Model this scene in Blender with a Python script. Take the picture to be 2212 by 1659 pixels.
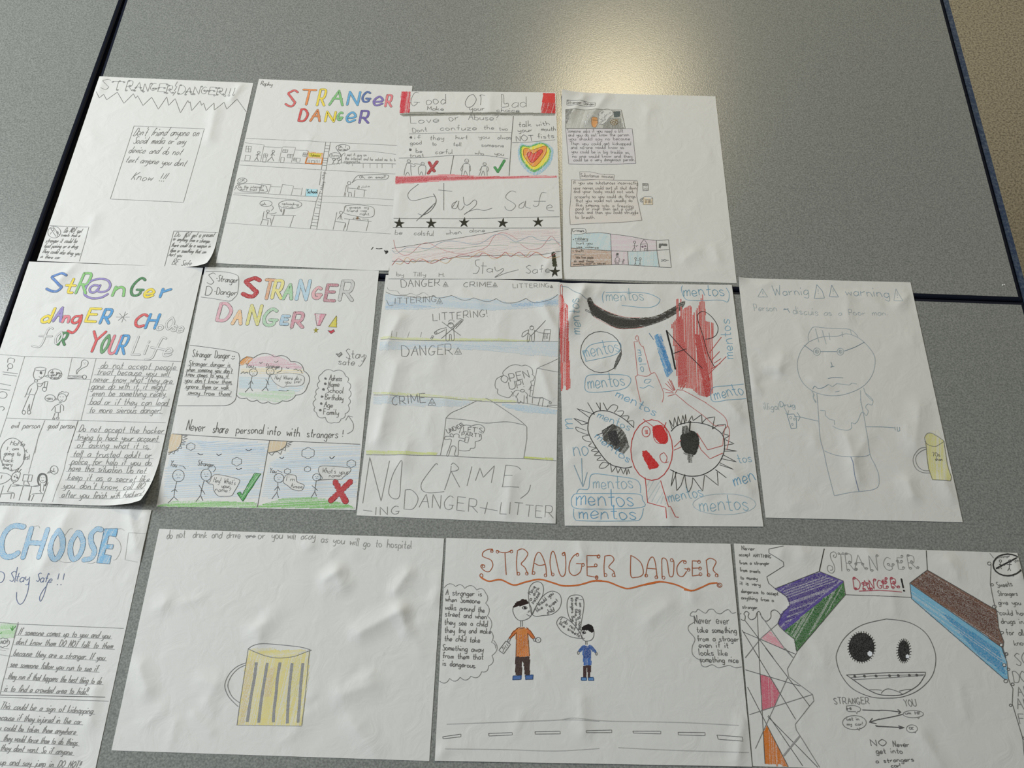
import bpy, math, random
from mathutils import Matrix, Vector

random.seed(11)
for o in list(bpy.data.objects):
    bpy.data.objects.remove(o, do_unlink=True)
SC = bpy.context.scene
COL = SC.collection

# ---------------------------------------------------------------- camera
W, H = 2212, 1659
FPX, TILT, ROLL, CAMH = 1720.07, math.radians(24.3717), math.radians(2.1096), 824.437   # mm above table top
TABLE_Z = 0.740
RM = Matrix.Rotation(TILT, 3, 'X') @ Matrix.Rotation(ROLL, 3, 'Z')
cam_d = bpy.data.cameras.new('camera')
cam = bpy.data.objects.new('camera', cam_d)
COL.objects.link(cam)
cam_d.sensor_width = 36.0
cam_d.lens = FPX / W * 36.0
cam_d.clip_start = 0.02
M4 = RM.to_4x4()
M4.translation = Vector((0, 0, TABLE_Z + CAMH / 1000))
cam.matrix_world = M4
SC.camera = cam

# ---------------------------------------------------------------- world, lights, exposure
SC.view_settings.view_transform = 'Standard'
SC.view_settings.look = 'None'
SC.view_settings.gamma = 1.0
SC.view_settings.use_curve_mapping = False
SC.view_settings.exposure = 0.0
wd = bpy.data.worlds.new('room_light')
SC.world = wd
wd.use_nodes = True
wd.node_tree.nodes['Background'].inputs[0].default_value = (0.90, 0.94, 0.93, 1)
wd.node_tree.nodes['Background'].inputs[1].default_value = 0.215

def area(name, loc, target, sx, sy, watts, col):
    d = bpy.data.lights.new(name, 'AREA')
    d.shape = 'RECTANGLE'; d.size = sx; d.size_y = sy; d.energy = watts; d.color = col
    o = bpy.data.objects.new(name, d); COL.objects.link(o)
    o.location = loc
    o.rotation_euler = (Vector(target) - Vector(loc)).to_track_quat('-Z', 'Y').to_euler()
    return o
area('window_daylight', (-1.9, 0.62, 1.98), (0.0, 0.45, 0.74), 1.4, 0.9, 51, (0.93, 0.985, 1.0))
area('ceiling_lamp_light', (0.41, 2.52, 2.62), (0.40, 2.42, 0.0), 0.46, 0.60, 27, (1.0, 0.84, 0.52))

# ---------------------------------------------------------------- materials
def lin(c):
    c = c / 255.0
    return c / 12.92 if c <= 0.04045 else ((c + 0.055) / 1.055) ** 2.4
PAPER = 0.66
def alb(c):           # colour as it looks beside paper that reads about 208
    k = PAPER / lin(208)
    return tuple(min(0.9, lin(v) * k) for v in c) + (1,)

def nmat(name):
    m = bpy.data.materials.new(name); m.use_nodes = True
    nt = m.node_tree
    return m, nt, nt.nodes['Principled BSDF']

def node(nt, t, **kw):
    n = nt.nodes.new(t)
    for k, v in kw.items():
        setattr(n, k, v)
    return n

_mats = {}
def pencil(col, cover=1.0):
    """coloured pencil / ink: cover < 1 lets the grain of the paper show through"""
    if cover < 0.66: cover *= 0.72
    elif cover < 0.8: cover *= 0.82
    key = (tuple(col), round(cover, 2))
    if key in _mats:
        return _mats[key]
    if cover > .9 and max(col) - min(col) < 30 and min(col) > 60: col = tuple(int(q + (208 - q) * .14) for q in col)
    m, nt, b = nmat('pencil_%02x%02x%02x_%d' % (col[0], col[1], col[2], int(cover * 100)))
    b.inputs['Roughness'].default_value = 0.75
    b.inputs['Specular IOR Level'].default_value = 0.2
    if cover >= 0.99:
        b.inputs['Base Color'].default_value = alb(col)
    else:
        tc = node(nt, 'ShaderNodeTexCoord')
        n1 = node(nt, 'ShaderNodeTexNoise'); n1.inputs['Scale'].default_value = 1100; n1.inputs['Detail'].default_value = 1
        nt.links.new(tc.outputs['Object'], n1.inputs['Vector'])
        r = node(nt, 'ShaderNodeMapRange'); r.inputs[1].default_value = 0.36; r.inputs[2].default_value = 0.62
        r.inputs[3].default_value = max(0.0, 1 - (1 - cover) * 1.7); r.inputs[4].default_value = min(1.0, cover * 1.3)
        nt.links.new(n1.outputs[0], r.inputs[0])
        mx = node(nt, 'ShaderNodeMix', data_type='RGBA')
        mx.inputs[6].default_value = (PAPER, PAPER, PAPER * .985, 1); mx.inputs[7].default_value = alb(col)
        nt.links.new(r.outputs[0], mx.inputs[0]); nt.links.new(mx.outputs[2], b.inputs['Base Color'])
    _mats[key] = m
    return m

def paper_mat():
    m, nt, b = nmat('drawing_paper')
    b.inputs['Base Color'].default_value = (PAPER, PAPER, PAPER * .985, 1)
    b.inputs['Roughness'].default_value = 0.6
    b.inputs['Specular IOR Level'].default_value = 0.25
    tc = node(nt, 'ShaderNodeTexCoord')
    n1 = node(nt, 'ShaderNodeTexNoise'); n1.inputs['Scale'].default_value = 45; n1.inputs['Detail'].default_value = 3
    n1.inputs['Distortion'].default_value = 1.2
    bp = node(nt, 'ShaderNodeBump'); bp.inputs['Strength'].default_value = 0.45; bp.inputs['Distance'].default_value = 0.0012
    nt.links.new(tc.outputs['Object'], n1.inputs['Vector']); nt.links.new(n1.outputs[0], bp.inputs['Height'])
    nt.links.new(bp.outputs[0], b.inputs['Normal'])
    return m
MP = paper_mat()
PAPERC = (208, 208, 207)

def laminate_mat():
    m, nt, b = nmat('speckled_grey_laminate')
    tc = node(nt, 'ShaderNodeTexCoord')
    n1 = node(nt, 'ShaderNodeTexNoise'); n1.inputs['Scale'].default_value = 520; n1.inputs['Detail'].default_value = 2
    n2 = node(nt, 'ShaderNodeTexNoise'); n2.inputs['Scale'].default_value = 9
    cr = node(nt, 'ShaderNodeValToRGB')
    e = cr.color_ramp.elements
    e[0].position = 0.30; e[0].color = (0.150, 0.158, 0.150, 1)
    e[1].position = 0.70; e[1].color = (0.285, 0.295, 0.282, 1)
    nt.links.new(tc.outputs['Object'], n1.inputs['Vector']); nt.links.new(n1.outputs[0], cr.inputs[0])
    nt.links.new(cr.outputs[0], b.inputs['Base Color'])
    b.inputs['Roughness'].default_value = 0.24
    b.inputs['Specular IOR Level'].default_value = 0.5
    bp = node(nt, 'ShaderNodeBump'); bp.inputs['Strength'].default_value = 0.5; bp.inputs['Distance'].default_value = 0.00018
    nt.links.new(n1.outputs[0], bp.inputs['Height']); nt.links.new(bp.outputs[0], b.inputs['Normal'])
    return m

def plain(name, col, rough=0.5, spec=0.5):
    m, nt, b = nmat(name)
    b.inputs['Base Color'].default_value = tuple(col) + (1,)
    b.inputs['Roughness'].default_value = rough
    b.inputs['Specular IOR Level'].default_value = spec
    return m

def floor_mat():
    m, nt, b = nmat('speckled_beige_vinyl')
    tc = node(nt, 'ShaderNodeTexCoord')
    n1 = node(nt, 'ShaderNodeTexNoise'); n1.inputs['Scale'].default_value = 200; n1.inputs['Detail'].default_value = 2
    cr = node(nt, 'ShaderNodeValToRGB'); e = cr.color_ramp.elements
    e[0].position = 0.30; e[0].color = (0.15, 0.13, 0.095, 1)
    e[1].position = 0.60; e[1].color = (0.40, 0.36, 0.275, 1)
    nt.links.new(tc.outputs['Object'], n1.inputs['Vector']); nt.links.new(n1.outputs[0], cr.inputs[0])
    nt.links.new(cr.outputs[0], b.inputs['Base Color'])
    b.inputs['Roughness'].default_value = 0.55
    return m

def blue_lip_mat():
    m, nt, b = nmat('blue_plastic_edging')
    tc = node(nt, 'ShaderNodeTexCoord')
    n1 = node(nt, 'ShaderNodeTexNoise'); n1.inputs['Scale'].default_value = 260; n1.inputs['Detail'].default_value = 4
    cr = node(nt, 'ShaderNodeValToRGB'); e = cr.color_ramp.elements
    e[0].position = 0.45; e[0].color = (0.016, 0.036, 0.085, 1)
    e[1].position = 0.80; e[1].color = (0.10, 0.13, 0.18, 1)
    nt.links.new(tc.outputs['Object'], n1.inputs['Vector']); nt.links.new(n1.outputs[0], cr.inputs[0])
    nt.links.new(cr.outputs[0], b.inputs['Base Color'])
    b.inputs['Roughness'].default_value = 0.5
    return m
MLAM, MBAND, MLIP, MFLOOR = laminate_mat(), plain('black_navy_edging', (0.003, 0.005, 0.014), 0.45, 0.18), blue_lip_mat(), floor_mat()
MWALL = plain('off_white_wall_paint', (0.55, 0.55, 0.53), 0.8)
MSTEEL = plain('dark_steel_frame', (0.03, 0.03, 0.035), 0.4)

# ---------------------------------------------------------------- mesh helpers
def obj(name, verts, faces, mats, parent=None, mi=None, smooth=False):
    me = bpy.data.meshes.new(name)
    me.from_pydata(verts, [], faces)
    for m in (mats if isinstance(mats, list) else [mats]):
        me.materials.append(m)
    if mi:
        me.polygons.foreach_set('material_index', mi)
    if smooth:
        me.polygons.foreach_set('use_smooth', [True] * len(faces))
    me.update()
    o = bpy.data.objects.new(name, me)
    COL.objects.link(o)
    if parent:
        o.parent = parent
    return o

def tag(o, label, cat=None, group=None, kind=None):
    if label: o['label'] = label
    if cat: o['category'] = cat
    if group: o['group'] = group
    if kind: o['kind'] = kind
    return o

def box(x0, x1, y0, y1, z0, z1):
    v = [(x0, y0, z0), (x1, y0, z0), (x1, y1, z0), (x0, y1, z0), (x0, y0, z1), (x1, y0, z1), (x1, y1, z1), (x0, y1, z1)]
    f = [(3, 2, 1, 0), (4, 5, 6, 7), (0, 1, 5, 4), (1, 2, 6, 5), (2, 3, 7, 6), (3, 0, 4, 7)]
    return v, f

def ring(x0, x1, y0, y1, prof):
    """sweep a profile of (outward, z) around a rectangle"""
    v, f = [], []
    n = len(prof)
    for cx, cy, sx, sy in ((x0, y0, -1, -1), (x1, y0, 1, -1), (x1, y1, 1, 1), (x0, y1, -1, 1)):
        for d, z in prof:
            v.append((cx + sx * d, cy + sy * d, z))
    for c in range(4):
        a, b = c * n, ((c + 1) % 4) * n
        for k in range(n - 1):
            f.append((a + k, b + k, b + k + 1, a + k + 1))
    return v, f

# ---------------------------------------------------------------- floor and tables
fo = obj('floor', *box(-4, 4, -3, 5, -0.05, 0.0), MFLOOR)
tag(fo, 'beige speckled vinyl floor beyond the tables', None, None, 'structure')

for nm, b in (('wall_left', (-4.1, -4, -3, 5)), ('wall_right', (4, 4.1, -3, 5)), ('wall_back', (-4, 4, 5, 5.1)), ('wall_front', (-4, 4, -3.1, -3))):
    tag(obj(nm, *box(*b, 0.0, 2.8), MWALL), 'plain off white classroom wall', None, None, 'structure')

def table(x0, x1, y0, y1, label, lip=False, rot=0.0):
    """laminate rectangle in mm; edging runs 5 mm outside it"""
    x0, x1, y0, y1 = [t / 1000 for t in (x0, x1, y0, y1)]
    root = bpy.data.objects.new('classroom_table', None); COL.objects.link(root)
    hxx = (x1 - x0) / 2
    root.location = (x1 - hxx * math.cos(rot), (y0 + y1) / 2 - hxx * math.sin(rot), 0)
    root.rotation_euler = (0, 0, rot)
    tag(root, label, 'table', 'grey tables pushed together')
    hx, hy, T = (x1 - x0) / 2, (y1 - y0) / 2, TABLE_Z
    obj('tabletop', *box(-hx, hx, -hy, hy, T - 0.022, T), MLAM, root)
    obj('edge_band', *ring(-hx, hx, -hy, hy, [(0, T - 0.0002), (0.0012, T - 0.0003), (0.0034, T - 0.0008), (0.0048, T - 0.0022), (0.0053, T - 0.005), (0.0053, T - 0.022), (0, T - 0.022)]), MBAND, root)
    if lip:
        obj('edge_lip', *box(hx + 0.0072, hx + 0.0152, -hy - 0.0053, hy + 0.0053, T - 0.020, T - 0.0030), MLIP, root)
        obj('edge_gap_shade', *box(hx + 0.0050, hx + 0.0073, -hy - 0.0053, hy + 0.0053, T - 0.021, T - 0.0075), MBAND, root)  # black filler standing in for the shadow in the gap beside the lip
    fr = 0.06
    v, f = ring(-hx + fr, hx - fr, -hy + fr, hy - fr, [(0, T - 0.022), (0, T - 0.06), (-0.025, T - 0.06), (-0.025, T - 0.022)])
    obj('frame', v, f, MSTEEL, root)
    for sx in (-1, 1):
        for sy in (-1, 1):
            cx, cy = sx * (hx - fr - 0.015), sy * (hy - fr - 0.015)
            obj('leg', *box(cx - 0.015, cx + 0.015, cy - 0.015, cy + 0.015, 0, T - 0.022), MSTEEL, root)
    return root
table(-573, 608, 513.7, 1110, 'grey laminate table with warm lamp glare, under the rainbow titled comic and star row sheets', True)
table(-573, 609, -95, 502.7, 'grey laminate table under the crayon face, beer mug and brown titled sheets', True)
table(-1190, -596.3, -120, 1050, 'bare grey laminate table beside the zigzag poster, no sheet lying on it', rot=math.radians(-1.17))

# ---------------------------------------------------------------- photo pixel -> table plane (mm)
def unproj(px, py, z=0.5):
    d = RM @ Vector(((px - W / 2) / FPX, -(py - H / 2) / FPX, -1.0))
    t = -(CAMH - z) / d.z
    return d.x * t, d.y * t

# crop frame in which strokes are written down: photo = origin + value / scale
CX = CY = 0.0; CS = 1.0
def CR(x, y, s):
    global CX, CY, CS
    CX, CY, CS = x, y, s

def pts(s):
    return [tuple(float(q) for q in t.split(',')) for t in s.split()]

def catmull(p, n=5, closed=False):
    if len(p) < 3:
        return list(p)
    q = []
    L = len(p)
    rng = range(L if closed else L - 1)
    for i in rng:
        p1, p2 = p[i], p[(i + 1) % L]
        p0 = p[i - 1] if (closed or i > 0) else p1
        p3 = p[(i + 2) % L] if (closed or i + 2 < L) else p2
        for k in range(n):
            t = k / n; t2 = t * t; t3 = t2 * t
            q.append(tuple(0.5 * (2 * p1[j] + (p2[j] - p0[j]) * t + (2 * p0[j] - 5 * p1[j] + 4 * p2[j] - p3[j]) * t2 + (3 * p1[j] - p0[j] - 3 * p2[j] + p3[j]) * t3) for j in (0, 1)))
    q.append(p[0] if closed else p[-1])
    return q

# ---------------------------------------------------------------- single-stroke hand lettering
# x 0-8, y: 0 descender, 4 baseline, 9 x-height, d cap height; "/" = straight strokes, else a smooth curve
GL = {
'a': '58 39 18 06 14 34 56|/59 54', 'b': '/0d 04|08 29 48 56 44 24 05', 'c': '58 39 18 06 14 34 55', 'd': '57 39 18 06 14 34 56|/5d 54',
'e': '06 36 57 39 18 06 14 34 55', 'f': '4c 3d 2c 24|/09 49', 'g': '58 39 18 06 14 34 56|59 53 40 20 01', 'h': '/0d 04|07 29 48 54',
'i': '/09 04|/0b 0c', 'j': '29 22 10 00|/2b 2c', 'k': '/0d 04|/48 06 54', 'l': '0d 05 14', 'm': '/09 04|07 29 38 34|37 59 68 64',
'n': '/09 04|07 29 48 54', 'o': '29 08 06 14 34 56 48 29', 'p': '/09 00|08 29 48 56 44 24 05', 'q': '58 39 18 06 14 34 56|/59 50',
'r': '/09 04|07 28 49', 's': '48 29 08 17 36 45 34 14 05', 't': '2c 25 34 44|/09 49', 'u': '09 05 24 45 57|/59 54', 'v': '/09 24 49',
'w': '/09 14 38 54 69', 'x': '/09 54|/59 04', 'y': '09 06 25 47|59 53 40 10', 'z': '/09 59 04 54',
'A': '/04 3d 64|/18 58', 'B': '/04 0d|0d 3d 5c 4a 09|09 48 66 44 04', 'C': '5c 3d 1b 08 15 34 55', 'D': '/04 0d|0d 3d 6a 67 44 04',
'E': '/5d 0d 04 54|/09 49', 'F': '/5d 0d 04|/09 49', 'G': '5c 3d 1b 08 15 34 55 57|/37 67', 'H': '/0d 04|/6d 64|/09 69', 'I': '/0d 04',
'J': '4d 45 24 05', 'K': '/0d 04|/5d 08 54', 'L': '/0d 04 54', 'M': '/04 0d 36 6d 64', 'N': '/04 0d 54 5d', 'O': '3d 0a 07 34 67 6a 3d',
'P': '/04 0d|0d 4d 5b 48 08', 'R': '/04 0d|0d 4d 5b 48 08|/28 64', 'S': '5c 3d 1c 0b 29 47 56 44 24 05', 'T': '/0d 6d|/3d 34',
'U': '0d 06 24 44 66 6d', 'V': '/0d 34 6d', 'W': '/0d 24 4a 64 8d', 'X': '/0d 64|/6d 04', 'Y': '/0d 39 6d|/39 34', 'Z': '/0d 6d 04 64',
'0': '3d 0a 07 34 67 6a 3d', '1': '/0d 04', '7': '/0d 5d 14', '!': '/0d 07|/04 05', '.': '/04 05', ',': '/15 02', "'": '/0d 0b',
'?': '0b 2d 4b 28 27|/24 25', '-': '/08 38', '+': '/08 68|/3b 35', ':': '/05 06|/08 09', '*': '/08 68|/3b 35|/1a 56|/5a 16',
}
def glyph(ch):
    out = []; w = 0
    for s in GL[ch].split('|'):
        sh = s[0] == '/'
        p = [(int(t[0], 36), int(t[1], 36) - 4) for t in s.lstrip('/').split()]
        if ch.islower(): p = [(x, y * .82 if y <= 5 else 4.1 + (y - 5) * 1.225) for x, y in p]
        w = max(w, max(q[0] for q in p))
        out.append((p if sh else catmull(p, 4), sh))
    return out, w

# ---------------------------------------------------------------- sheets of paper
class Sheet:
    def __init__(s, x, y, deg, w, h, base, label, feats=(), dents=10, damp=0.35, seed=1, cat='poster', name='drawing_sheet'):
        s.x, s.y, s.th, s.w, s.h, s.base = x, y, math.radians(deg), w, h, base
        s.c, s.s_ = math.cos(s.th), math.sin(s.th)
        s.cnt = 0
        rnd = random.Random(seed)
        s.nu, s.nv = int(round(w / 2.5)), int(round(h / 2.5))
        F = []
        for f in feats:
            if f[0] == 'ridge':
                a, b = s.p2(f[1], f[2]), s.p2(f[3], f[4]); F.append(('ridge', a[0], a[1], b[0], b[1], f[5], f[6] * 2.3))
            elif f[0] == 'bump':
                a = s.p2(f[1], f[2]); F.append(('bump', a[0], a[1], f[3], f[4]))
            else:
                F.append(f)
        for k in range(dents):
            F.append(('bump', rnd.uniform(-w / 2, w / 2), rnd.uniform(-h / 2, h / 2), rnd.uniform(8, 26), rnd.uniform(-1, 1) * damp * 0.9))
            for kk in range(2):
                u, v, a = rnd.uniform(-w / 2, w / 2), rnd.uniform(-h / 2, h / 2), rnd.uniform(0, 3.14)
                L = rnd.uniform(8, 30)
                F.append(('ridge', u, v, u + L * math.cos(a), v + L * math.sin(a), rnd.uniform(4, 10), rnd.choice((-1, 1, 1)) * rnd.uniform(.25, .8) * damp * 2.7))
        s.P = []
        for j in range(s.nv + 1):
            row = []
            for i in range(s.nu + 1):
                u, v = -w / 2 + w * i / s.nu, -h / 2 + h * j / s.nv
                z = base; uu, vv = u, v
                edge = min(1.0, max(0.0, min(w / 2 - abs(u), h / 2 - abs(v)) / 12.0))
                zb = 0.0
                for f in F:
                    if f[0] == 'bump':
                        d2 = (u - f[1]) ** 2 + (v - f[2]) ** 2
                        if d2 < 9 * f[3] ** 2: zb += f[4] * math.exp(-d2 / (f[3] ** 2))
                    elif f[0] == 'ridge':
                        _, ax, ay, bx, by, wd, am = f
                        dx, dy = bx - ax, by - ay; L2 = dx * dx + dy * dy + 1e-6
                        t = ((u - ax) * dx + (v - ay) * dy) / L2
                        tc = min(1, max(0, t))
                        d = math.hypot(u - ax - tc * dx, v - ay - tc * dy)
                        if d < wd * 2:
                            q = max(0.0, 1 - d / (wd * 2)); zb += am * q ** 1.7
                zb = max(-base * 0.55, zb) if zb < 0 else zb
                z += zb * (0.25 + 0.75 * edge) if zb < 0 else zb * (0.45 + 0.55 * edge)
                for f in F:
                    if f[0] == 'lift':
                        d = math.hypot(u - f[1] * w / 2, v - f[2] * h / 2)
                        if d < f[3]: z += f[4] * (1 - d / f[3]) ** 2
                    elif f[0] == 'curl':      # corner rolls up: length t0 along the diagonal, radius r
                        n = Vector((f[1] * f[5], f[2] * f[6])).normalized()
                        sc = n.x * f[1] * w / 2 + n.y * f[2] * h / 2
                        t = n.x * u + n.y * v - (sc - f[3])
                        if t > 0:
                            a = t / f[4]
                            sh = f[4] * math.sin(a) - t
                            uu += n.x * sh; vv += n.y * sh; z += f[4] * (1 - math.cos(a))
                row.append(Vector((uu, vv, z)))
            s.P.append(row)
        s.N = []
        for j in range(s.nv + 1):
            row = []
            for i in range(s.nu + 1):
                a = s.P[j][min(i + 1, s.nu)] - s.P[j][max(i - 1, 0)]
                b = s.P[min(j + 1, s.nv)][i] - s.P[max(j - 1, 0)][i]
                row.append(a.cross(b).normalized())
            s.N.append(row)
        v = [tuple(p / 1000) for row in s.P for p in row]
        n = s.nu + 1
        f = [(j * n + i, j * n + i + 1, (j + 1) * n + i + 1, (j + 1) * n + i) for j in range(s.nv) for i in range(s.nu)]
        # thin body of the sheet: a rim and an underside
        k = len(v)
        T = 0.00012
        v += [(q[0] - m.x * T, q[1] - m.y * T, q[2] - m.z * T) for q, m in zip(v, (m for row in s.N for m in row))]
        f += [tuple(k + i for i in reversed(t)) for t in f]
        nsm = len(f)
        rim = [i for i in range(n)] + [j * n + n - 1 for j in range(1, s.nv + 1)] + [s.nv * n + i for i in range(n - 2, -1, -1)] + [j * n for j in range(s.nv - 1, 0, -1)]
        r0 = len(v)
        v += [v[i] for i in rim] + [v[k + i] for i in rim]
        m = len(rim)
        f += [(r0 + m + i, r0 + m + (i + 1) % m, r0 + (i + 1) % m, r0 + i) for i in range(m)]
        s.o = obj(name, v, f, MP, None, None, True)
        s.o.location = (x / 1000, y / 1000, TABLE_Z)
        s.o.rotation_euler = (0, 0, s.th)
        tag(s.o, label, cat)
    def p2(s, px, py):
        X, Y = unproj(px, py)
        X -= s.x; Y -= s.y
        return X * s.c + Y * s.s_, -X * s.s_ + Y * s.c
    def uv(s, x, y):
        return s.p2(CX + x / CS, CY + y / CS)
    def pos(s, u, v, off):
        a = (u + s.w / 2) / s.w * s.nu; b = (v + s.h / 2) / s.h * s.nv
        i = min(s.nu - 1, max(0, int(a))); j = min(s.nv - 1, max(0, int(b)))
        a -= i; b -= j
        P, N = s.P, s.N
        w00, w10, w01, w11 = (1 - a) * (1 - b), a * (1 - b), (1 - a) * b, a * b
        p = P[j][i] * w00 + P[j][i + 1] * w10 + P[j + 1][i] * w01 + P[j + 1][i + 1] * w11
        n = N[j][i] * w00 + N[j][i + 1] * w10 + N[j + 1][i] * w01 + N[j + 1][i + 1] * w11
        return ((p.x + n.x * off) / 1000, (p.y + n.y * off) / 1000, (p.z + n.z * off) / 1000)
    def inside(s, u, v):
        return abs(u) < s.w / 2 - 0.3 and abs(v) < s.h / 2 - 0.3
    def part(s, name, label=None, parent=None):
        return Part(s, name, label, parent)

G, GD, GL_, BK = (114, 115, 115), (84, 84, 84), (158, 159, 159), (42, 42, 44)
LWT = 0.70

class Part:
    def __init__(p, S, name, label=None, parent=None):
        p.S, p.name, p.label, p.parent = S, name, label, parent
        p.v, p.f, p.mi, p.m = [], [], [], []
        p.o = None; p.subs = []
        PARTS.append(p)
    def mat(p, col, cover=1.0):
        m = pencil(col, cover)
        if m not in p.m: p.m.append(m)
        return p.m.index(m)
    # ribbon of given width (mm) along uv points
    def rib(p, q, w, mi, lay, cap=False, jit=0.10):
        S = p.S
        S.cnt += 1
        off = lay * 1.3 + 0.02 + 0.0015 * (S.cnt % 24)
        if w < 1.25: w *= LWT
        r = [q[0]]
        for a, b in zip(q, q[1:]):
            L = math.hypot(b[0] - a[0], b[1] - a[1])
            if L < 1e-4: continue
            n = max(1, int(L / 2.4 + 0.99))
            for k in range(1, n + 1): r.append((a[0] + (b[0] - a[0]) * k / n, a[1] + (b[1] - a[1]) * k / n))
        if len(r) < 2: return
        prev = None
        for i, (u, v) in enumerate(r):
            if not S.inside(u, v):
                prev = None; continue
            a = r[max(0, i - 1)]; b = r[min(len(r) - 1, i + 1)]
            dx, dy = b[0] - a[0], b[1] - a[1]; L = math.hypot(dx, dy)
            if L < 1e-5: continue
            hw = w / 2 * random.uniform(1 - jit, 1 + jit) / L
            n = len(p.v)
            p.v.append(S.pos(u - dy * hw, v + dx * hw, off)); p.v.append(S.pos(u + dy * hw, v - dx * hw, off))
            if prev is not None:
                p.f.append((prev, prev + 1, n + 1, n)); p.mi.append(mi)
            prev = n
        if cap:
            ds = [r[0], r[-1]]
            for a, b, c in zip(q, q[1:], q[2:]):
                t = math.atan2(c[1] - b[1], c[0] - b[0]) - math.atan2(b[1] - a[1], b[0] - a[0])
                if abs((t + math.pi) % (2 * math.pi) - math.pi) > .6: ds.append(b)
            for k, (u, v) in enumerate(ds):
                p.disc(u, v, w / 2, mi, off + .0016 * (k + 1))
    def disc(p, u, v, r, mi, off, ry=None):
        if not p.S.inside(u, v): return
        n = len(p.v); ry = ry or r
        for k in range(10):
            p.v.append(p.S.pos(u + r * math.cos(k * .6283), v + ry * math.sin(k * .6283), off))
        p.f.append(tuple(range(n, n + 10))); p.mi.append(mi)
    def ln(p, *strs, c=G, w=0.75, sm=False, cl=False, cov=1.0, lay=0.17, cap=False):
        mi = p.mat(c, cov)
        for s in strs:
            q = [p.S.uv(x, y) for x, y in pts(s)]
            if sm: q = catmull(q, 5, cl)
            elif cl: q.append(q[0])
            p.rib(q, w, mi, lay, cap)
        return p
    def cv(p, *strs, **k):
        return p.ln(*strs, sm=True, **k)
    def el(p, cx, cy, rx, ry, c=G, w=0.75, fill=False, lay=0.17, cov=1.0):
        q = [p.S.uv(cx + rx * math.cos(a * .314159), cy + ry * math.sin(a * .314159)) for a in range(20)]
        mi = p.mat(c, cov)
        if fill:
            p.hat(None, c, 60, 0.5, 0.75, cov, lay, q=q)
        else:
            p.rib(q + [q[0]], w, mi, lay)
        return p
    def dot(p, x, y, r=0.7, c=GD, lay=0.20):
        u, v = p.S.uv(x, y); p.disc(u, v, r, p.mat(c), lay * 1.3 + .06); return p
    def scal(p, s, k=0.35, c=G, w=0.75, side=1, cl=False):
        q = [p.S.uv(x, y) for x, y in pts(s)]
        if cl: q.append(q[0])
        out = []
        for a, b in zip(q, q[1:]):
            dx, dy = b[0] - a[0], b[1] - a[1]
            for t in range(7):
                t /= 6; h = 4 * t * (1 - t) * k * side
                out.append((a[0] + dx * t - dy * h, a[1] + dy * t + dx * h))
        p.rib(out, w, p.mat(c), 0.17); return p
    # lettering between two baseline points; h = cap height in crop pixels
    def strokes(p, text, x0, y0, x1, y1, h, slant=0.0, jit=1.0):
        S = p.S
        a, b = S.uv(x0, y0), S.uv(x1, y1)
        L = math.hypot(b[0] - a[0], b[1] - a[1])
        dx, dy = (b[0] - a[0]) / L, (b[1] - a[1]) / L
        k = h / max(1.0, math.hypot(x1 - x0, y1 - y0))
        t = S.uv(x0 + (y1 - y0) * k, y0 - (x1 - x0) * k)
        hm = abs(-(t[0] - a[0]) * dy + (t[1] - a[1]) * dx)
        adv = 0; items = []
        for ch in text:
            if ch == ' ':
                adv += 8; continue
            g, w = glyph(ch)
            items.append((g, w, adv)); adv += w + (2 if w else 2.8)
        adv = max(adv - 2, 1)
        if len(text) == 1 and items and items[0][1] == 0: adv = 1
        sx, sy = L / adv, hm / 9
        out = []
        for g, w, ad in items:
            oy = random.uniform(-.4, .4) * jit; sc = 1 + random.uniform(-.07, .07) * jit; ro = random.uniform(-.07, .07) * jit
            ss = []
            for q, sh in g:
                r = []
                for x, y in q:
                    xx = (x - w / 2) * sc; yy = y * sc
                    X = (ad + w / 2 + xx) * sx + (y * slant + y * ro) * sy; Y = (yy + oy + xx * ro) * sy
                    r.append((a[0] + dx * X - dy * Y, a[1] + dy * X + dx * Y))
                ss.append((r, sh))
            out.append(ss)
        return out
    def tx(p, text, x0, y0, x1, y1, h, c=G, w=0.7, sl=0.0, curl=False, jit=1.0):
        mi = p.mat(c)
        for ss in p.strokes(text, x0, y0, x1, y1, h, sl, jit):
            for q, sh in ss:
                p.rib(q, w, mi, 0.17)
                if curl and sh and len(q) > 1:
                    for e, d in ((q[0], q[1]), (q[-1], q[-2])):
                        L = math.hypot(d[0] - e[0], d[1] - e[1]); r = 1.5
                        if L < 3: continue
                        nx, ny = -(d[1] - e[1]) / L, (d[0] - e[0]) / L
                        sg = 1 if nx > 0 else -1
                        cx, cy = e[0] + nx * r * sg, e[1] + ny * r * sg
                        p.rib([(cx + r * (1 - k * .045) * math.cos(k * .7), cy + r * (1 - k * .045) * math.sin(k * .7)) for k in range(14)], w * .85, mi, 0.17)
        return p
    def lines(p, rows, h, c=G, w=0.65, sl=0.0, rule=None):
        for r in rows:
            p.tx(r[0], *r[1:5], r[5] if len(r) > 5 else h, c=c, w=w, sl=sl)
            if rule:
                p.ln('%f,%f %f,%f' % (r[1] - rule, r[2] + 6 - rule * .04, r[3] + rule, r[4] + 6 + rule * .04), c=(135, 136, 136), w=0.5)
        return p
    # fat coloured letter with a drawn outline
    def fat(p, ch, x, y, w, h, c, th=3.0, oc=(105, 105, 105), dy=None, sl=0.0, cov=0.86, ow=0.45):
        dy = w * 0.035 if dy is None else dy
        ss = p.strokes(ch, x, y, x + w, y + dy, h, sl, 0.0)[0]
        p.fatq([q for q, sh in ss], c, th, oc, cov, ow)
        return p
    def fatq(p, qs, c, th, oc=(105, 105, 105), cov=0.86, ow=0.45):
        a, b = p.mat(oc), p.mat(c, cov)
        for q in qs: p.rib(q, th + ow * 2, a, 0.06, 2, .06)
        for q in qs: p.rib(q, th, b, 0.15, 2, .10)
        return p
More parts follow.
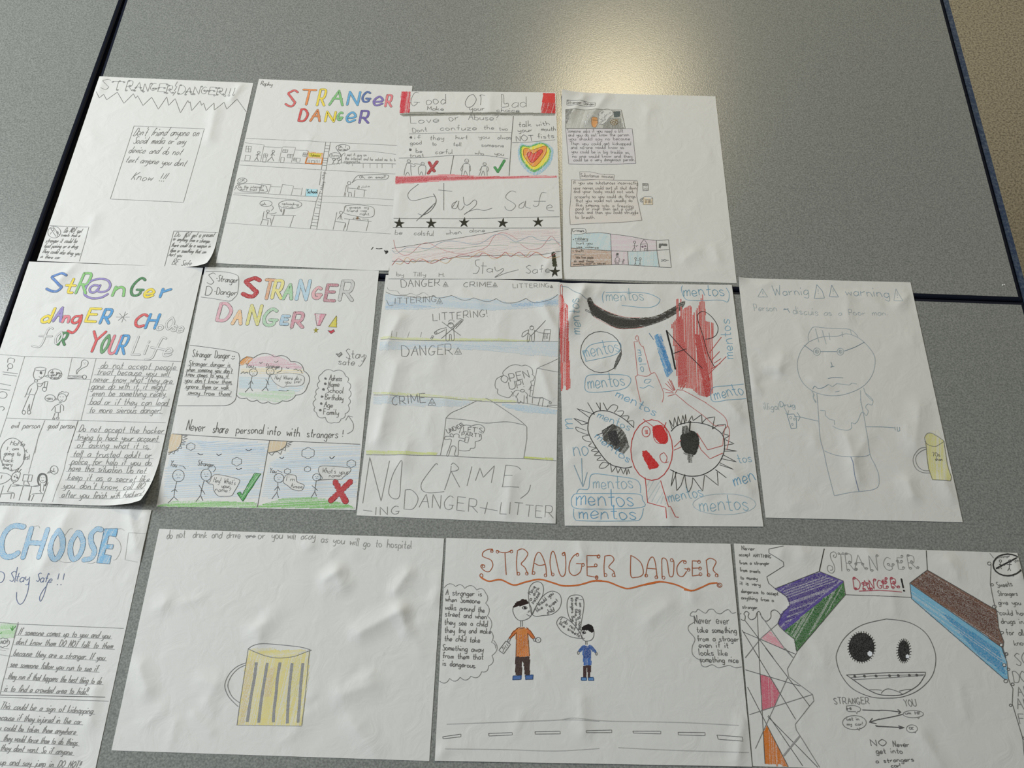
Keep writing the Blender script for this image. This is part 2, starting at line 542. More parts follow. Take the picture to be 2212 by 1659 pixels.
    def fatp(p, c, th, *strs, oc=(105, 105, 105), cov=0.86, ow=0.45, sm=True):
        qs = []
        for s in strs:
            q = [p.S.uv(x, y) for x, y in pts(s)]
            qs.append(catmull(q, 5) if sm else q)
        return p.fatq(qs, c, th, oc, cov, ow)
    # pencil hatching clipped to a polygon
    def hat(p, s, c, ang=80, sp=1.0, w=0.9, cov=0.85, lay=0.05, sm=False, q=None, jit=0.35):
        if q is None:
            q = [p.S.uv(x, y) for x, y in pts(s)]
            if sm: q = catmull(q, 4, True)
        ms = [p.mat(c, cov)] * 2 + ([p.mat(c, cov * .95), p.mat(c, cov * (.86 if cov >= .85 else .76))] if cov < .95 and sp < 1.3 and cov < .99 and c != PAPERC else [])
        a = math.radians(ang); ca, sa = math.cos(a), math.sin(a)
        r = [(x * ca + y * sa, -x * sa + y * ca) for x, y in q]
        lo, hi = min(t[1] for t in r), max(t[1] for t in r)
        t = lo + sp * 0.4
        while t < hi:
            y = t; xs = []
            for (x0, y0), (x1, y1) in zip(r, r[1:] + r[:1]):
                if (y0 <= y) != (y1 <= y): xs.append(x0 + (x1 - x0) * (y - y0) / (y1 - y0))
            xs.sort()
            for x0, x1 in zip(xs[::2], xs[1::2]):
                if x1 - x0 < 0.3: continue
                x0 += random.uniform(-jit, jit); x1 += random.uniform(-jit, jit); dd = random.uniform(-.12, .12) * sp * (4 if sp > 1.5 else 1)
                p.rib([(x0 * ca - y * sa, x0 * sa + y * ca), (x1 * ca - (y + dd) * sa, x1 * sa + (y + dd) * ca)], w / (LWT if w < 1.25 else 1), random.choice(ms), lay)
            t += sp * random.uniform(.85, 1.15)
        return p
    def fill(p, s, c, ang=80, cov=0.92, lay=0.05, sm=False, oc=None, ow=0.6):
        p.hat(s, c, ang, 0.75, 1.15, cov, lay, sm)
        if oc: p.ln(s, c=oc, w=ow, sm=sm, cl=True)
        return p
    def win(p, x0, y0, x1, y1, cross=True, c=G):
        p.ln('%f,%f %f,%f %f,%f %f,%f' % (x0 + 4, y0, x1 + 4, y0 + 4, x1 - 4, y1 + 2, x0 - 4, y1), c=c, w=.6, cl=True)
        if cross:
            mx, my = (x0 + x1) / 2, (y0 + y1) / 2
            p.ln('%f,%f %f,%f' % (mx, y0, mx, y1), '%f,%f %f,%f' % (x0, my, x1, my), c=c, w=.5)
        return p
    def star(p, cx, cy, r, c=(52, 52, 44)):
        mi = p.mat(c)
        for k, a in enumerate((-90, -18, 54, 126, 198)):
            a = math.radians(a + random.uniform(-8, 8)); b = a + .9; d = a - .9
            q = [p.S.uv(cx + r * math.cos(a), cy + r * math.sin(a)), p.S.uv(cx + r * .3 * math.cos(b), cy + r * .3 * math.sin(b)), p.S.uv(cx - 2, cy), p.S.uv(cx + r * .3 * math.cos(d), cy + r * .3 * math.sin(d))]
            p.hat(None, c, 70, .45, .7, 1.0, .13, q=q, jit=.1)
        return p
    def face(p, cx, cy, r, mouth=0.3, c=GD):
        p.ln('%f,%f %f,%f' % (cx - r * .5, cy - r * .2, cx - r * .2, cy - r * .2), '%f,%f %f,%f' % (cx + r * .2, cy - r * .2, cx + r * .5, cy - r * .2), c=c, w=.5)
        p.cv('%f,%f %f,%f %f,%f' % (cx - r * .3, cy + r * .45, cx, cy + r * (.45 + mouth), cx + r * .3, cy + r * .45), c=c, w=.5)
        return p
    def tri(p, x, y, s, c=G):
        p.ln('%f,%f %f,%f %f,%f' % (x, y - s, x - s, y + s * .85, x + s, y + s * .85), cl=True, c=c, w=.65)
        return p.el(x, y + s * .25, s * .3, s * .3, c=c, w=.6)
    def build(p, parent):
        if not p.f: return
        p.o = obj(p.name, p.v, p.f, p.m, parent, p.mi)
        if p.label: p.o['label'] = p.label
PARTS = []
def finish():
    for p in PARTS:
        p.build(p.parent.o if p.parent else p.S.o)
A4, B4 = 210.0, 297.0

# ================================================================ 1: zigzag poster
S = Sheet(-473.2, 661.1, -0.43, A4, B4, 0.4, 'white sheet with curly pencil title, zigzag line and empty-bottomed text box', [
    ('curl', 1, -1, 28, 40, 1, 1), ('ridge', 465, 240, 452, 300, 8, .9), ('ridge', 520, 185, 500, 215, 5, .9), ('ridge', 205, 470, 195, 500, 7, .5), ('ridge', 222, 170, 214, 195, 6, .8)], 8, .3, 1)
CR(60, 150, 4.424)
P = S.part('title_lettering')
for ch, x, y, w, h in (('S', 695, 188, 70, 95), ('T', 790, 196, 110, 85), ('R', 930, 203, 62, 92), ('A', 1012, 203, 70, 82), ('N', 1095, 212, 52, 80), ('G', 1165, 200, 55, 70), ('E', 1240, 213, 70, 78),
                       ('R', 1318, 228, 58, 72), ('D', 1430, 233, 62, 80), ('A', 1498, 238, 62, 72), ('N', 1578, 238, 55, 75), ('G', 1652, 233, 55, 66), ('E', 1725, 238, 60, 72), ('R', 1800, 243, 58, 65)):
    P.tx(ch, x, y, x + w, y + 2, h, c=G, w=.7, curl=True, jit=.3)
P.ln('1430,118 1408,160 1425,165 1400,205 1415,212 1385,250', c=G)
for x in (1885, 1925, 1968):
    P.ln('%d,180 %d,235' % (x + 15, x), c=G).el(x - 3, 250, 9, 9, w=.6)
S.part('zigzag_line').ln('655,215 682,272 725,237 752,290 855,217 918,325 1008,232 1030,275 1050,252 1100,345 1183,265 1247,380 1328,262 1345,345 1408,278 1458,416 1530,295 1540,322 1550,308 1565,395 1647,300 1660,345 1680,322 1703,395 1780,320 1785,398 1875,312 1900,380 2000,285 2095,415', c=(100, 100, 100))
S.part('text_box_frame').ln('1015,540 1688,568 1487,1270 788,1238', cl=True, c=(120, 120, 120), w=.65)
S.part('paragraph_lettering').lines([("Don't friend anyone on", 1005, 632, 1625, 634, 78), ('Social media or any', 1005, 706, 1500, 715), ('device and do not', 960, 795, 1460, 818), ('text anyone you dont', 930, 885, 1500, 925), ('Know !!!', 985, 1055, 1300, 1072, 80)], 66, c=(88, 88, 88), sl=.3)
CR(60, 380, 4.424)
P = S.part('prohibition_sign').el(252, 538, 62, 55).ln('215,500 270,580', '243,488 303,567', w=.7).el(236, 510, 13, 12).el(282, 540, 8, 9).ln('225,535 215,558', '282,550 280,570 290,580', '245,520 258,530', w=.6)
P = S.part('corner_note').ln('208,475 587,492 487,832', c=(120, 120, 120), w=.65)
P.lines([('Do NOT get', 342, 540, 510, 545, 48), ('sweets from a', 315, 577, 490, 585, 34), ('stranger it could be', 168, 635, 465, 641), ('food poising or a drug.', 150, 685, 475, 692), ('They could also drug you', 133, 735, 492, 757), ('in there car.', 118, 783, 305, 796, 34)], 42, c=(92, 92, 92), w=.6, sl=.3)
P = S.part('corner_note').ln('1815,540 1395,527 1307,862', c=(110, 110, 110), w=.7)
P.lines([('Do', 1398, 582, 1450, 582, 48), ('NOT get a present', 1492, 586, 1775, 583, 50), ('or anything from a stranger', 1385, 616, 1735, 641), ('there could be a weapon in', 1368, 676, 1740, 686), ('them or something that can', 1355, 726, 1700, 743), ('hurt you', 1345, 765, 1465, 776), ('BE Safe', 1374, 848, 1560, 859, 52)], 40, c=(92, 92, 92), w=.6, sl=.3)

# ================================================================ 2: rainbow title and comic strip
RED, ORA, YEL, GRN, LBL, DBL, PUR, PNK = (205, 84, 84), (222, 134, 66), (226, 202, 56), (118, 182, 112), (84, 158, 204), (66, 98, 160), (116, 98, 172), (216, 116, 124)
S = Sheet(-257.4, 666.8, -0.65, A4, B4, 0.4, 'white sheet with rainbow coloured title above a comic strip of stick figures', [('ridge', 670, 300, 660, 330, 8, .4), ('lift', 1, -1, 30, 1.2)], 6, .25, 2)
CR(460, 160, 5.027)
S.part('name_lettering').tx('Raphy', 515, 116, 640, 132, 46, c=GD)
T = S.part('title')
T.ln('936,372 930,366', c=(190, 60, 60), w=.6)
for ch, x, y, w, h, c, nm in (('S', 785, 345, 95, 172, RED, 'red'), ('T', 945, 328, 135, 160, ORA, 'orange'), ('R', 1130, 338, 75, 172, YEL, 'yellow'), ('A', 1265, 333, 140, 155, GRN, 'green'), ('N', 1458, 332, 112, 140, LBL, 'light blue'), ('G', 1615, 303, 85, 112, DBL, 'dark blue'), ('e', 1740, 335, 95, 200, PUR, 'purple'), ('R', 1872, 350, 62, 122, PNK, 'pink'),
                           ('D', 930, 508, 78, 126, (200, 62, 62), 'red'), ('A', 1058, 508, 100, 120, (206, 124, 66), 'orange'), ('N', 1218, 513, 92, 105, YEL, 'yellow'), ('G', 1348, 498, 50, 84, GRN, 'green'), ('e', 1445, 514, 92, 220, LBL, 'light blue'), ('R', 1590, 528, 95, 128, (96, 80, 156), 'purple')):
    q = S.part('letter', nm + ' pencil letter ' + ch, T); q.fat(ch, x, y, w, h, c, 2.7, sl=.05)
P = S.part('comic_panel_street')
P.ln('355,697 2000,775', '345,745 555,770 515,948', '555,788 750,800 715,950', '752,800 760,790 897,795 850,960', '890,822 1035,835 1015,915', '300,942 720,960 1010,975', '285,988 1175,1040 1985,1085', c=(125, 125, 125), w=.55)
for a in ((358, 782, 412, 845), (550, 865, 590, 900), (757, 818, 810, 850), (808, 870, 868, 908), (978, 855, 1020, 892), (875, 910, 905, 942)): P.win(*a)
for a in ((348, 882, 402, 940), (540, 900, 575, 955), (735, 903, 772, 958), (905, 912, 945, 955)): P.win(*a, cross=False)
S.part('stick_figure').el(497, 850, 13, 13).ln('490,863 478,905 450,942', '478,905 492,945', '490,870 515,882', '487,872 463,880', c=GD, w=.7)
S.part('stick_figure').el(655, 840, 14, 12).ln('648,853 638,900 588,948', '638,900 660,946', '648,858 668,885', '645,860 628,885', c=GD, w=.7)
P = S.part('shop_drawing').fill('1035,845 1195,860 1190,914 1022,906', (214, 150, 88), 5, .8).fill('1045,858 1176,868 1170,900 1040,892', (205, 190, 50), 10, .9, lay=.1)
P.ln('1000,968 1180,978', '1022,906 1002,970', '1190,912 1178,978', c=(200, 120, 60), w=1.5).tx('Tobacco', 1058, 890, 1158, 894, 22, c=(90, 85, 30)).ln('1070,935 1100,938 1098,980 1072,978', cl=True)
for x in range(1035, 1165, 17):
    if not 1065 < x < 1105: P.ln('%d,930 %d,965' % (x, x - 4), w=.5)
P = S.part('ladder_strip').ln('1225,735 1175,1040', '1275,738 1225,1050', c=GD, w=.6)
for y in (775, 808, 840, 912, 935, 962, 990, 1040): P.ln('%f,%f %f,%f' % (1218 - (y - 775) * .16, y, 1268 - (y - 775) * .16, y + 4), c=GD, w=.6)
P = S.part('speech_bubble').el(1410, 800, 76, 35, c=GD).cv('1345,825 1385,870 1390,895', c=GD).el(1325, 885, 62, 32).lines([('Oh, I', 1365, 802, 1440, 800), ('forgot', 1355, 826, 1465, 826)], 26, c=GD, w=.5).tx('Dunno', 1282, 895, 1370, 895, 26, w=.5)
for x in (1312, 1365):
    S.part('stick_figure').el(x, 925, 14, 13).ln('%d,938 %d,960 %d,980' % (x - 2, x - 6, x - 22), '%d,960 %d,980' % (x - 6, x + 6), '%d,945 %d,925' % (x - 2, x + 26), c=GD, w=.6)
P = S.part('speech_bubble').cv('1430,855 1400,885 1395,945 1420,966 1700,970 1985,975').cv('1480,838 1650,835 1820,850 1985,872', c=GL_)
P.lines([('I met A guy on', 1430, 892, 1665, 892), ('the internet and he asked me to b', 1430, 930, 1980, 946), ('ciggarette.', 1420, 962, 1600, 966)], 34, c=(125, 125, 125), w=.55).ln('1240,985 1400,966', c=GL_)
for x in (1515, 1630, 1705, 1780, 1835, 1945): P.ln('%d,973 %d,%d' % (x, x, 998 if x < 1600 else 1020), w=.5)
CR(460, 370, 5.027)
P = S.part('ladder_strip').ln('1165,215 1120,330 1055,625', '1188,215 1175,330 1125,632', '1175,0 1155,150', '1215,0 1190,215', c=GD, w=.6).tx('Abby nity', 1195, 205, 1212, 15, 34, c=GD, w=.55)
for y in (240, 268, 300, 330, 365, 395, 455, 485, 520, 555, 590): P.ln('%f,%f %f,%f' % (1160 - (y - 240) * .27, y, 1188 - (y - 240) * .15, y + 5), c=GD, w=.6)
P = S.part('comic_panel_school').cv('245,165 300,140 430,135 560,155 585,190 575,225 420,225 300,212 245,165').el(318, 100, 50, 28).cv('272,120 265,140 300,125').tx('OK', 292, 112, 345, 108, 28, w=.55)
P.lines([('On the internet?', 275, 182, 545, 184), ("don't trust him.", 292, 206, 555, 215)], 32, c=(125, 125, 125), w=.55)
P.ln('520,138 630,145 600,240', '530,145 495,235', '630,165 735,170', '755,142 725,250', '755,142 875,160 848,258', '875,188 960,192', '970,180 955,262', '1015,190 1000,268', '205,235 550,242 950,268 1135,275', '200,252 1120,330', '225,165 245,180 230,205', c=(118, 118, 118), w=.55)
S.part('school_sign').fill('1015,192 1135,198 1130,275 1008,268', (160, 210, 224), 10, .85).tx('School', 1022, 238, 1132, 238, 38, c=BK, w=.9)
P = S.part('comic_panel_email').cv('1580,42 1750,38 1890,40 1905,60 1870,88 1720,92 1600,90').cv('1600,90 1550,95 1508,126').cv('1508,126 1545,70 1580,42').tx('Oh, an email!', 1590, 76, 1870, 76, 32, w=.6)
P.el(1478, 128, 17, 18).ln('1465,145 1465,180 1520,188', '1465,180 1460,225 1500,230 1505,275', '1450,150 1422,275', '1440,235 1435,275', '1475,232 1470,275', '1515,185 1665,207', '1540,205 1532,280', '1645,208 1638,280', '1565,195 1580,158 1590,160 1582,200', c=GD, w=.6).tx('clicke', 1610, 182, 1700, 170, 24, c=GL_, w=.5).ln('1190,268 1500,280 1965,310', '1175,335 1965,375', c=GL_, w=.55)
P = S.part('comic_panel_virus').el(575, 350, 66, 34).cv('640,372 655,400 632,428').tx('ah.', 525, 368, 582, 368, 34, w=.6).el(838, 360, 127, 46).cv('712,375 735,430 745,440 742,405').lines([('uploading', 750, 360, 925, 372), ('virus', 760, 394, 870, 398)], 28, w=.55)
P.el(597, 435, 14, 14).ln('590,450 580,510', '590,455 620,465 690,450', '580,510 625,515 630,565', '555,435 540,520 515,585', '540,525 600,530 590,585', '630,475 900,480', '665,478 628,592', '875,485 835,605', '755,475 770,410 778,412 765,475', c=GD, w=.6).ln('140,560 1050,625 1945,680', c=GL_, w=.55)
P = S.part('comic_panel_guess').cv('1430,385 1460,370 1600,366 1730,390 1752,440 1735,490 1650,502 1520,480 1425,455 1425,420 1430,385').lines([('I guess my', 1440, 400, 1690, 406), ('friend was', 1450, 440, 1670, 440), ('right.', 1595, 472, 1700, 478)], 28, w=.55)
P.el(1390, 450, 17, 17).ln('1390,468 1378,525', '1385,475 1350,522', '1388,475 1402,530', '1345,445 1325,545 1303,635', '1330,545 1440,560 1415,650', '1440,570 1436,610', '1425,515 1720,545', '1482,520 1450,645', '1690,545 1662,650', '1520,525 1525,508 1590,512 1600,530', '1620,518 1685,520 1680,540', c=GD, w=.6).fill('1562,495 1580,493 1577,520 1560,520', (128, 90, 40), 80)
S.part('pen_marks').ln('1718,852 1740,823', '1770,838 1800,842 1838,838', c=BK, w=1.1).ln('1862,858 1872,885 1880,858 1885,895 1895,860 1900,880 1868,872 1902,868 1872,898', c=BK, w=1.2)

# ================================================================ 3: good or bad poster
S = Sheet(-54.5, 658.7, 2.2, A4, B4, 1.1, 'crayoned sheet with red corner blocks, rainbow heart and row of black stars', [('ridge', 1172, 590, 1200, 545, 5, .7), ('ridge', 1060, 205, 1058, 240, 8, .5), ('ridge', 862, 420, 852, 470, 8, .5), ('lift', 1, -1, 35, 1.5)], 6, .25, 3)
CR(840, 180, 5.821)
S.part('red_corner_block').hat('145,90 272,95 258,372 135,382', (226, 130, 140), 85, 1.0, 1.4, .9).hat('145,90 272,95 258,372 135,382', (196, 44, 62), 86, 1.15, 1.0, .9, lay=.1).ln('145,95 270,100', c=(170, 40, 50), w=1)
S.part('red_corner_block').hat('1945,112 2085,112 2092,380 1912,380', (205, 60, 56), 80, .8, 1.3, .95).hat('1935,250 2090,250 2092,380 1912,380', (190, 34, 36), 75, 1.2, .9, .9, lay=.1)
S.part('grey_band').fill('140,392 270,365 900,372 1640,374 2092,382 2090,405 1500,412 900,400 180,416', (128, 127, 118), 2, .85).ln('200,400 700,385', '600,378 1500,390', '1400,395 2085,392', c=(90, 90, 84), w=.9)
P = S.part('title_word').cv('375,125 330,120 290,180 278,250 310,288 350,262 360,238').ln('315,240 390,242').tx('ood', 470, 270, 715, 264, 128, c=GD)
P = S.part('title_word').cv('1060,142 1000,170 960,250 985,305 1050,290 1098,210 1060,142', c=GD, w=.8).cv('1150,150 1158,200 1150,280', c=GD).cv('1140,165 1160,150 1205,160', c=GD)
P = S.part('title_word').cv('1412,145 1420,220 1412,300 1450,305 1500,295 1495,255 1450,265 1445,200 1440,150 1412,145', c=G).tx('ad', 1545, 300, 1725, 306, 125, c=G)
for t in (('Make', 485, 342, 688, 346, 48), ('your', 1015, 346, 1200, 348, 62), ('choice', 1355, 364, 1638, 366, 50)): S.part('subtitle_word').tx(*t, c=GD)
P = S.part('advice_lettering')
P.lines([('Love', 275, 510, 630, 492, 88), ('or', 760, 475, 870, 470, 90), ('Abuse?', 1000, 466, 1372, 468, 74)], 60, c=G, w=.75)
P.lines([('Dont', 302, 625, 480, 606, 58), ('confuze', 645, 594, 1100, 592, 66), ('the', 1190, 583, 1320, 586, 56), ('two', 1385, 594, 1490, 600, 52), ('if', 325, 705, 398, 704), ('they', 515, 714, 690, 716, 60), ('hurt', 840, 705, 985, 706), ('you', 1130, 697, 1260, 700), ('alwas', 1365, 706, 1536, 706), ('good', 268, 778, 410, 772), ('to', 545, 785, 595, 786), ('tell', 805, 792, 910, 795), ('someone', 1165, 800, 1445, 808), ('be', 340, 875, 415, 878), ('carful', 585, 890, 800, 892, 56), ('who', 1080, 896, 1192, 905), ('you', 1330, 906, 1442, 914), ('trust', 262, 936, 440, 930)], 50, c=G, w=.7)
P.el(277, 685, 14, 14, c=GD, fill=True).el(270, 838, 14, 14, c=GD, fill=True).ln('255,640 900,626 1540,620', c=(140, 140, 140), w=.6)
S.part('panel_frame').cv('125,945 400,940 800,912 1200,912 1500,952').ln('815,910 772,1145', '1565,415 1545,640 1510,1165', c=(84, 84, 84), w=1.0).ln('1550,752 1750,745 2090,715', c=G)
S.part('side_lettering').lines([('talk', 1630, 550, 1790, 548, 70), ('with', 1855, 546, 2020, 526, 56), ('your', 1625, 620, 1800, 614), ('mouth', 1915, 602, 2095, 600), ('NOT', 1600, 736, 1825, 726, 74), ('fists', 1870, 700, 2075, 690, 60)], 52, c=GD, w=.7)
P = S.part('heart_drawing', 'rainbow heart ringed red, orange, yellow, green and blue')
P.hat('1650,765 1760,785 1900,740 2020,785 2065,860 2015,1030 1865,1155 1735,1110 1632,950', (110, 175, 205), 70, 1.0, 1.1, .75, sm=True).hat('1672,788 1770,795 1920,752 2012,808 2035,870 1990,1000 1825,1120 1690,1000 1650,880', (92, 165, 84), 75, .8, 1.2, .9, .08, sm=True).hat('1690,802 1770,815 1920,772 1998,820 2015,870 1975,985 1825,1090 1705,985 1672,880', (226, 212, 60), 70, .8, 1.2, .92, .11, sm=True)
P.hat('1700,830 1750,825 1800,845 1960,795 1980,830 1960,910 1825,1055 1710,940 1690,880', (228, 150, 62), 70, .8, 1.2, .92, .14, sm=True).hat('1742,885 1785,868 1815,895 1900,840 1932,852 1915,890 1805,1005 1745,925', (212, 62, 52), 70, .8, 1.2, .92, .17, sm=True)
P.cv('1700,830 1750,825 1800,845 1960,795 1980,830 1960,910 1825,1055 1710,940 1690,880', cl=True, c=(120, 90, 50), w=.6, lay=.24).cv('1742,885 1785,868 1815,895 1900,840 1932,852 1915,890 1805,1005 1745,925', cl=True, c=(100, 50, 40), w=.6, lay=.24)
for hd, st in (((250, 985, 22, 20), ('225,1010 200,1090 190,1160', '225,1010 290,1015 330,1035 310,1055 275,1040', '275,1020 275,1090 285,1160', '205,1165 235,1120 260,1160', '320,1015 410,1022')),
               ((425, 1015, 20, 20), ('400,1035 370,1070 375,1150', '400,1035 455,1040 465,1090 455,1160', '385,1160 410,1115 430,1165')),
               ((978, 980, 25, 25), ('940,1020 905,1080 915,1110 930,1080', '940,1015 1010,1020 1025,1085 1020,1110', '932,1040 910,1165', '1010,1040 1015,1165', '940,1165 960,1105 990,1165')),
               ((1203, 1020, 20, 20), ('1175,1045 1140,1100', '1165,1050 1150,1120 1130,1165', '1175,1045 1235,1050 1250,1085 1240,1110', '1230,1060 1235,1165', '1160,1165 1185,1105 1205,1165'))):
    S.part('outline_figure').el(*hd).face(hd[0], hd[1], hd[2] * .8).cv(*st)
S.part('cross_mark', 'dark red crayon cross').fatp((168, 48, 54), 3.6, '508,1000 570,1108', '606,990 496,1135', oc=(95, 30, 30), sm=False, ow=.3)
S.part('tick_mark', 'green crayon tick').fatp((54, 140, 70), 3.0, '1332,1058 1370,1118 1452,975', oc=(35, 75, 40), sm=False, ow=.3)
S.part('red_band').hat('85,1175 500,1165 760,1150 1200,1175 2115,1165 2110,1185 1300,1205 700,1230 85,1270', (214, 116, 124), 2, .8, 1.1, .85).hat('85,1180 600,1180 1300,1178 2110,1172 1300,1196 700,1215 85,1262', (190, 58, 70), 3, 1.4, .9, .8, .09)
CR(840, 390, 5.821)
P = S.part('slogan_lettering').cv('370,50 260,140 240,210 300,258 450,225 560,205 592,235 580,300 520,390 430,440 365,420', c=(98, 98, 98)).ln('575,290 345,515', '550,325 400,470', '690,35 690,380', '620,122 795,140', c=(92, 92, 92)).cv('560,170 592,235 585,300 520,390 430,440', c=GD, w=1).cv('860,262 800,300 795,350 850,350 880,262 868,340 905,375 950,320', '790,355 850,262', '935,210 950,300 1000,310 1070,250 1102,270 1080,330 950,430 990,400 1100,365 1200,380 1300,350', c=(98, 98, 98))
P.cv('1595,150 1540,135 1480,180 1475,230 1570,290 1590,330 1540,380 1480,370 1455,330', '1700,270 1640,310 1640,350 1690,340 1720,260 1715,330 1780,355', '1980,160 1920,160 1890,250 1880,310 1840,335 1810,310', '1820,265 1970,265', '1985,350 2050,340 2030,310 1985,330 1995,375 2075,385', c=G)
P = S.part('star_row').ln('60,482 900,485 2145,458', '50,595 1300,602 2150,600', c=(90, 90, 88), w=.7)
for x, y in ((130, 545), (532, 545), (945, 535), (1430, 540), (1875, 530)):
    S.part('black_star', None, P).star(x, y, 72)
P = S.part('wave_band').hat('40,862 800,740 1505,620 2150,612 2165,890 1900,930 1400,950 900,960 600,1010 40,1015', (226, 200, 199), 6, 1.6, 1.2, .5)
P.hat('1450,630 2120,630 2100,700 1300,760 900,860', (210, 160, 164), 3, 2.6, .8, .6, .1).hat('50,960 500,920 900,870 1500,860 1400,940 800,960 300,1000', (205, 150, 150), 14, 2.8, .6, .6, .1)
P.cv('60,750 90,870 180,940 280,920 400,810 500,790 620,850 760,900 940,925 1100,890 1240,830 1320,710 1400,665 1480,670 1560,710 1620,750', '1650,800 1740,860 1820,870 1920,840 2000,740 2050,705 2120,790 2160,830', c=(196, 130, 134), w=.7)
P.cv('40,880 100,920 250,840 500,860 620,800 720,765 850,770 1080,805 1200,770 1320,690 1450,690 1560,760 1620,770 1780,705 1880,750 2010,760 2050,740 2150,790', c=(140, 165, 182), w=.7).cv('50,890 150,895 350,905 520,870 700,855 900,860 1100,830 1300,820 1500,820', '1520,780 1700,790 1900,800 2140,790', c=(160, 180, 160), w=.7)
P.cv('40,1070 110,990 170,1010 240,1050 290,995 360,1020 440,1000 530,1045 620,1015 700,970 780,985 920,935 1050,960 1130,960 1180,915 1260,940 1350,975 1410,950 1470,905 1530,960 1640,905 1740,970 1860,905 1980,980 2100,920', c=(180, 70, 80), w=.7).cv('90,1045 160,1050 230,970 310,1040 400,980 500,1040 590,995 720,1045 820,970 1000,985 1170,895 1320,990 1500,920 1700,970 1800,890 2000,985 2150,960', c=(214, 176, 130), w=.7)
P.ln('40,858 560,780 1100,690 1505,615', c=(80, 80, 80), w=.75).cv('40,1018 560,1015 900,960 1500,945 1900,935 2160,895', c=(90, 90, 90), w=.7)
S.part('caution_lettering').lines([('be', 75, 680, 165, 682, 62), ('calsful', 315, 690, 560, 700, 62), ('when', 720, 686, 910, 670, 58), ('alone', 1015, 654, 1205, 650, 50)], 50, c=(125, 125, 125), w=.65)
S.part('signature_lettering').lines([('by', 95, 1206, 185, 1206, 56), ('Tilly', 305, 1206, 462, 1206, 50), ('H.', 630, 1212, 702, 1212, 46)], 50, c=(125, 125, 125), w=.65)
S.part('slogan_lettering').cv('1140,1000 1090,1010 1095,1070 1135,1100 1110,1165 1055,1170', c=G).ln('1185,1030 1175,1175', '1160,1075 1230,1078').tx('a', 1230, 1155, 1300, 1160, 95).cv('1330,1090 1340,1130 1370,1140 1430,1110 1440,1130 1400,1170 1330,1222 1460,1170 1630,1125', c=G).tx('Safe', 1720, 1164, 2025, 1166, 100, c=G)
S.part('black_bar').fill('2045,915 2080,905 2112,1085 2065,1090', (68, 68, 54), 80, 1.0)
S.part('black_star').star(2085, 1152, 75)

# ================================================================ 4: three boxed paragraphs
S = Sheet(160.3, 665.4, 0.87, A4, B4, 0.4, 'mostly blank white sheet with small coloured boxes of tiny writing along its left side', [('lift', -1, 1, 45, 6), ('ridge', 1262, 208, 1228, 255, 6, 1.0), ('ridge', 1310, 205, 1270, 262, 6, .9), ('ridge', 1480, 560, 1500, 545, 8, .6), ('ridge', 1400, 235, 1395, 300, 9, .4), ('ridge', 1545, 540, 1550, 560, 7, .5)], 8, .28, 4)
CR(1200, 180, 7.54)
S.part('heading_box').cv('183,290 420,298 650,325').ln('650,325 640,380 180,365 183,290').tx('Stranger Danger', 192, 345, 635, 360, 52, c=GD, w=.6)
P = S.part('street_drawing').hat('165,432 1070,432 1135,735 165,735', (178, 177, 170), 75, 1.0, 1.1, .8).hat('540,470 700,450 720,735 480,735', (150, 150, 144), 70, 1.5, .9, .7, .08).hat('800,560 1060,560 1110,735 760,735', (132, 132, 126), 88, 1.5, .9, .8, .08).fill('165,435 275,440 175,660', (120, 120, 116), 60, .9, .08)
P.ln('165,432 1070,432 1135,735 165,735', cl=True, c=(100, 98, 92)).fill('515,510 540,505 530,565 510,565', PAPERC, 80, 1, .1, oc=G).fill('480,615 505,612 480,720 465,715', PAPERC, 80, 1, .1, oc=G)
P.fill('590,570 640,560 675,570 682,640 665,700 640,720 600,700 585,640', (216, 154, 92), 80, .92, .1, True, (120, 90, 60)).ln('590,605 678,605', c=(120, 90, 60))
P.fill('720,470 830,420 920,450 930,510 870,560 830,620 760,668 700,650 700,540', PAPERC, 60, 1, .12, True, GD).lines([('I am', 715, 530, 790, 470), ('kidna', 740, 600, 910, 480), ('ped', 730, 650, 820, 590)], 44, c=GD, w=.55)
P.fill('945,460 1050,455 1045,540 960,555', (66, 76, 76), 70, .95, .12).hat('895,590 1015,585 1000,660 950,690 905,660', (140, 122, 88), 30, .9, .8, .8, .12, True).el(955, 635, 60, 50, c=(95, 80, 55)).el(955, 632, 25, 18, c=(95, 80, 55))
P = S.part('paragraph_box').fill('165,738 1248,738 1308,1305 215,1312', (206, 200, 210), 4, .75).ln('165,738 1248,738 1308,1305 800,1322 215,1312', cl=True, c=(105, 103, 110), w=.7)
P.lines([('Someone asks if you need a lift', 195, 800, 1100, 800), ('and you do not know the person', 210, 866, 1195, 858), ('you should say no because', 220, 930, 1210, 925), ('Then you could get kidnapped', 245, 1005, 1225, 1006), ('and no-one would know so', 250, 1066, 1115, 1066), ('you could be in big trouble as,', 265, 1135, 1205, 1148), ('no one would know and they', 275, 1210, 1245, 1212), ('could be a very dangerous person.', 295, 1270, 1290, 1266)], 56, c=(88, 86, 88), w=.62)
S.part('heading_box').fill('393,1440 560,1440 740,1480 955,1490 945,1575 400,1560', (214, 206, 202), 10, .7, oc=G).tx('Substanse misuse', 410, 1522, 932, 1542, 60, c=GD, w=.6)
CR(1200, 370, 7.54)
P = S.part('paragraph_box').fill('260,138 440,148 680,135 950,145 1325,152 1340,210 1320,400 1405,800 1100,830 640,845 240,868 222,660 245,480', (212, 202, 195), 6, .75).ln('260,138 440,148 680,135 950,145 1325,152 1340,210 1320,400 1405,800 1100,830 640,845 240,868 222,660 245,480', cl=True, c=(105, 102, 100), w=.7)
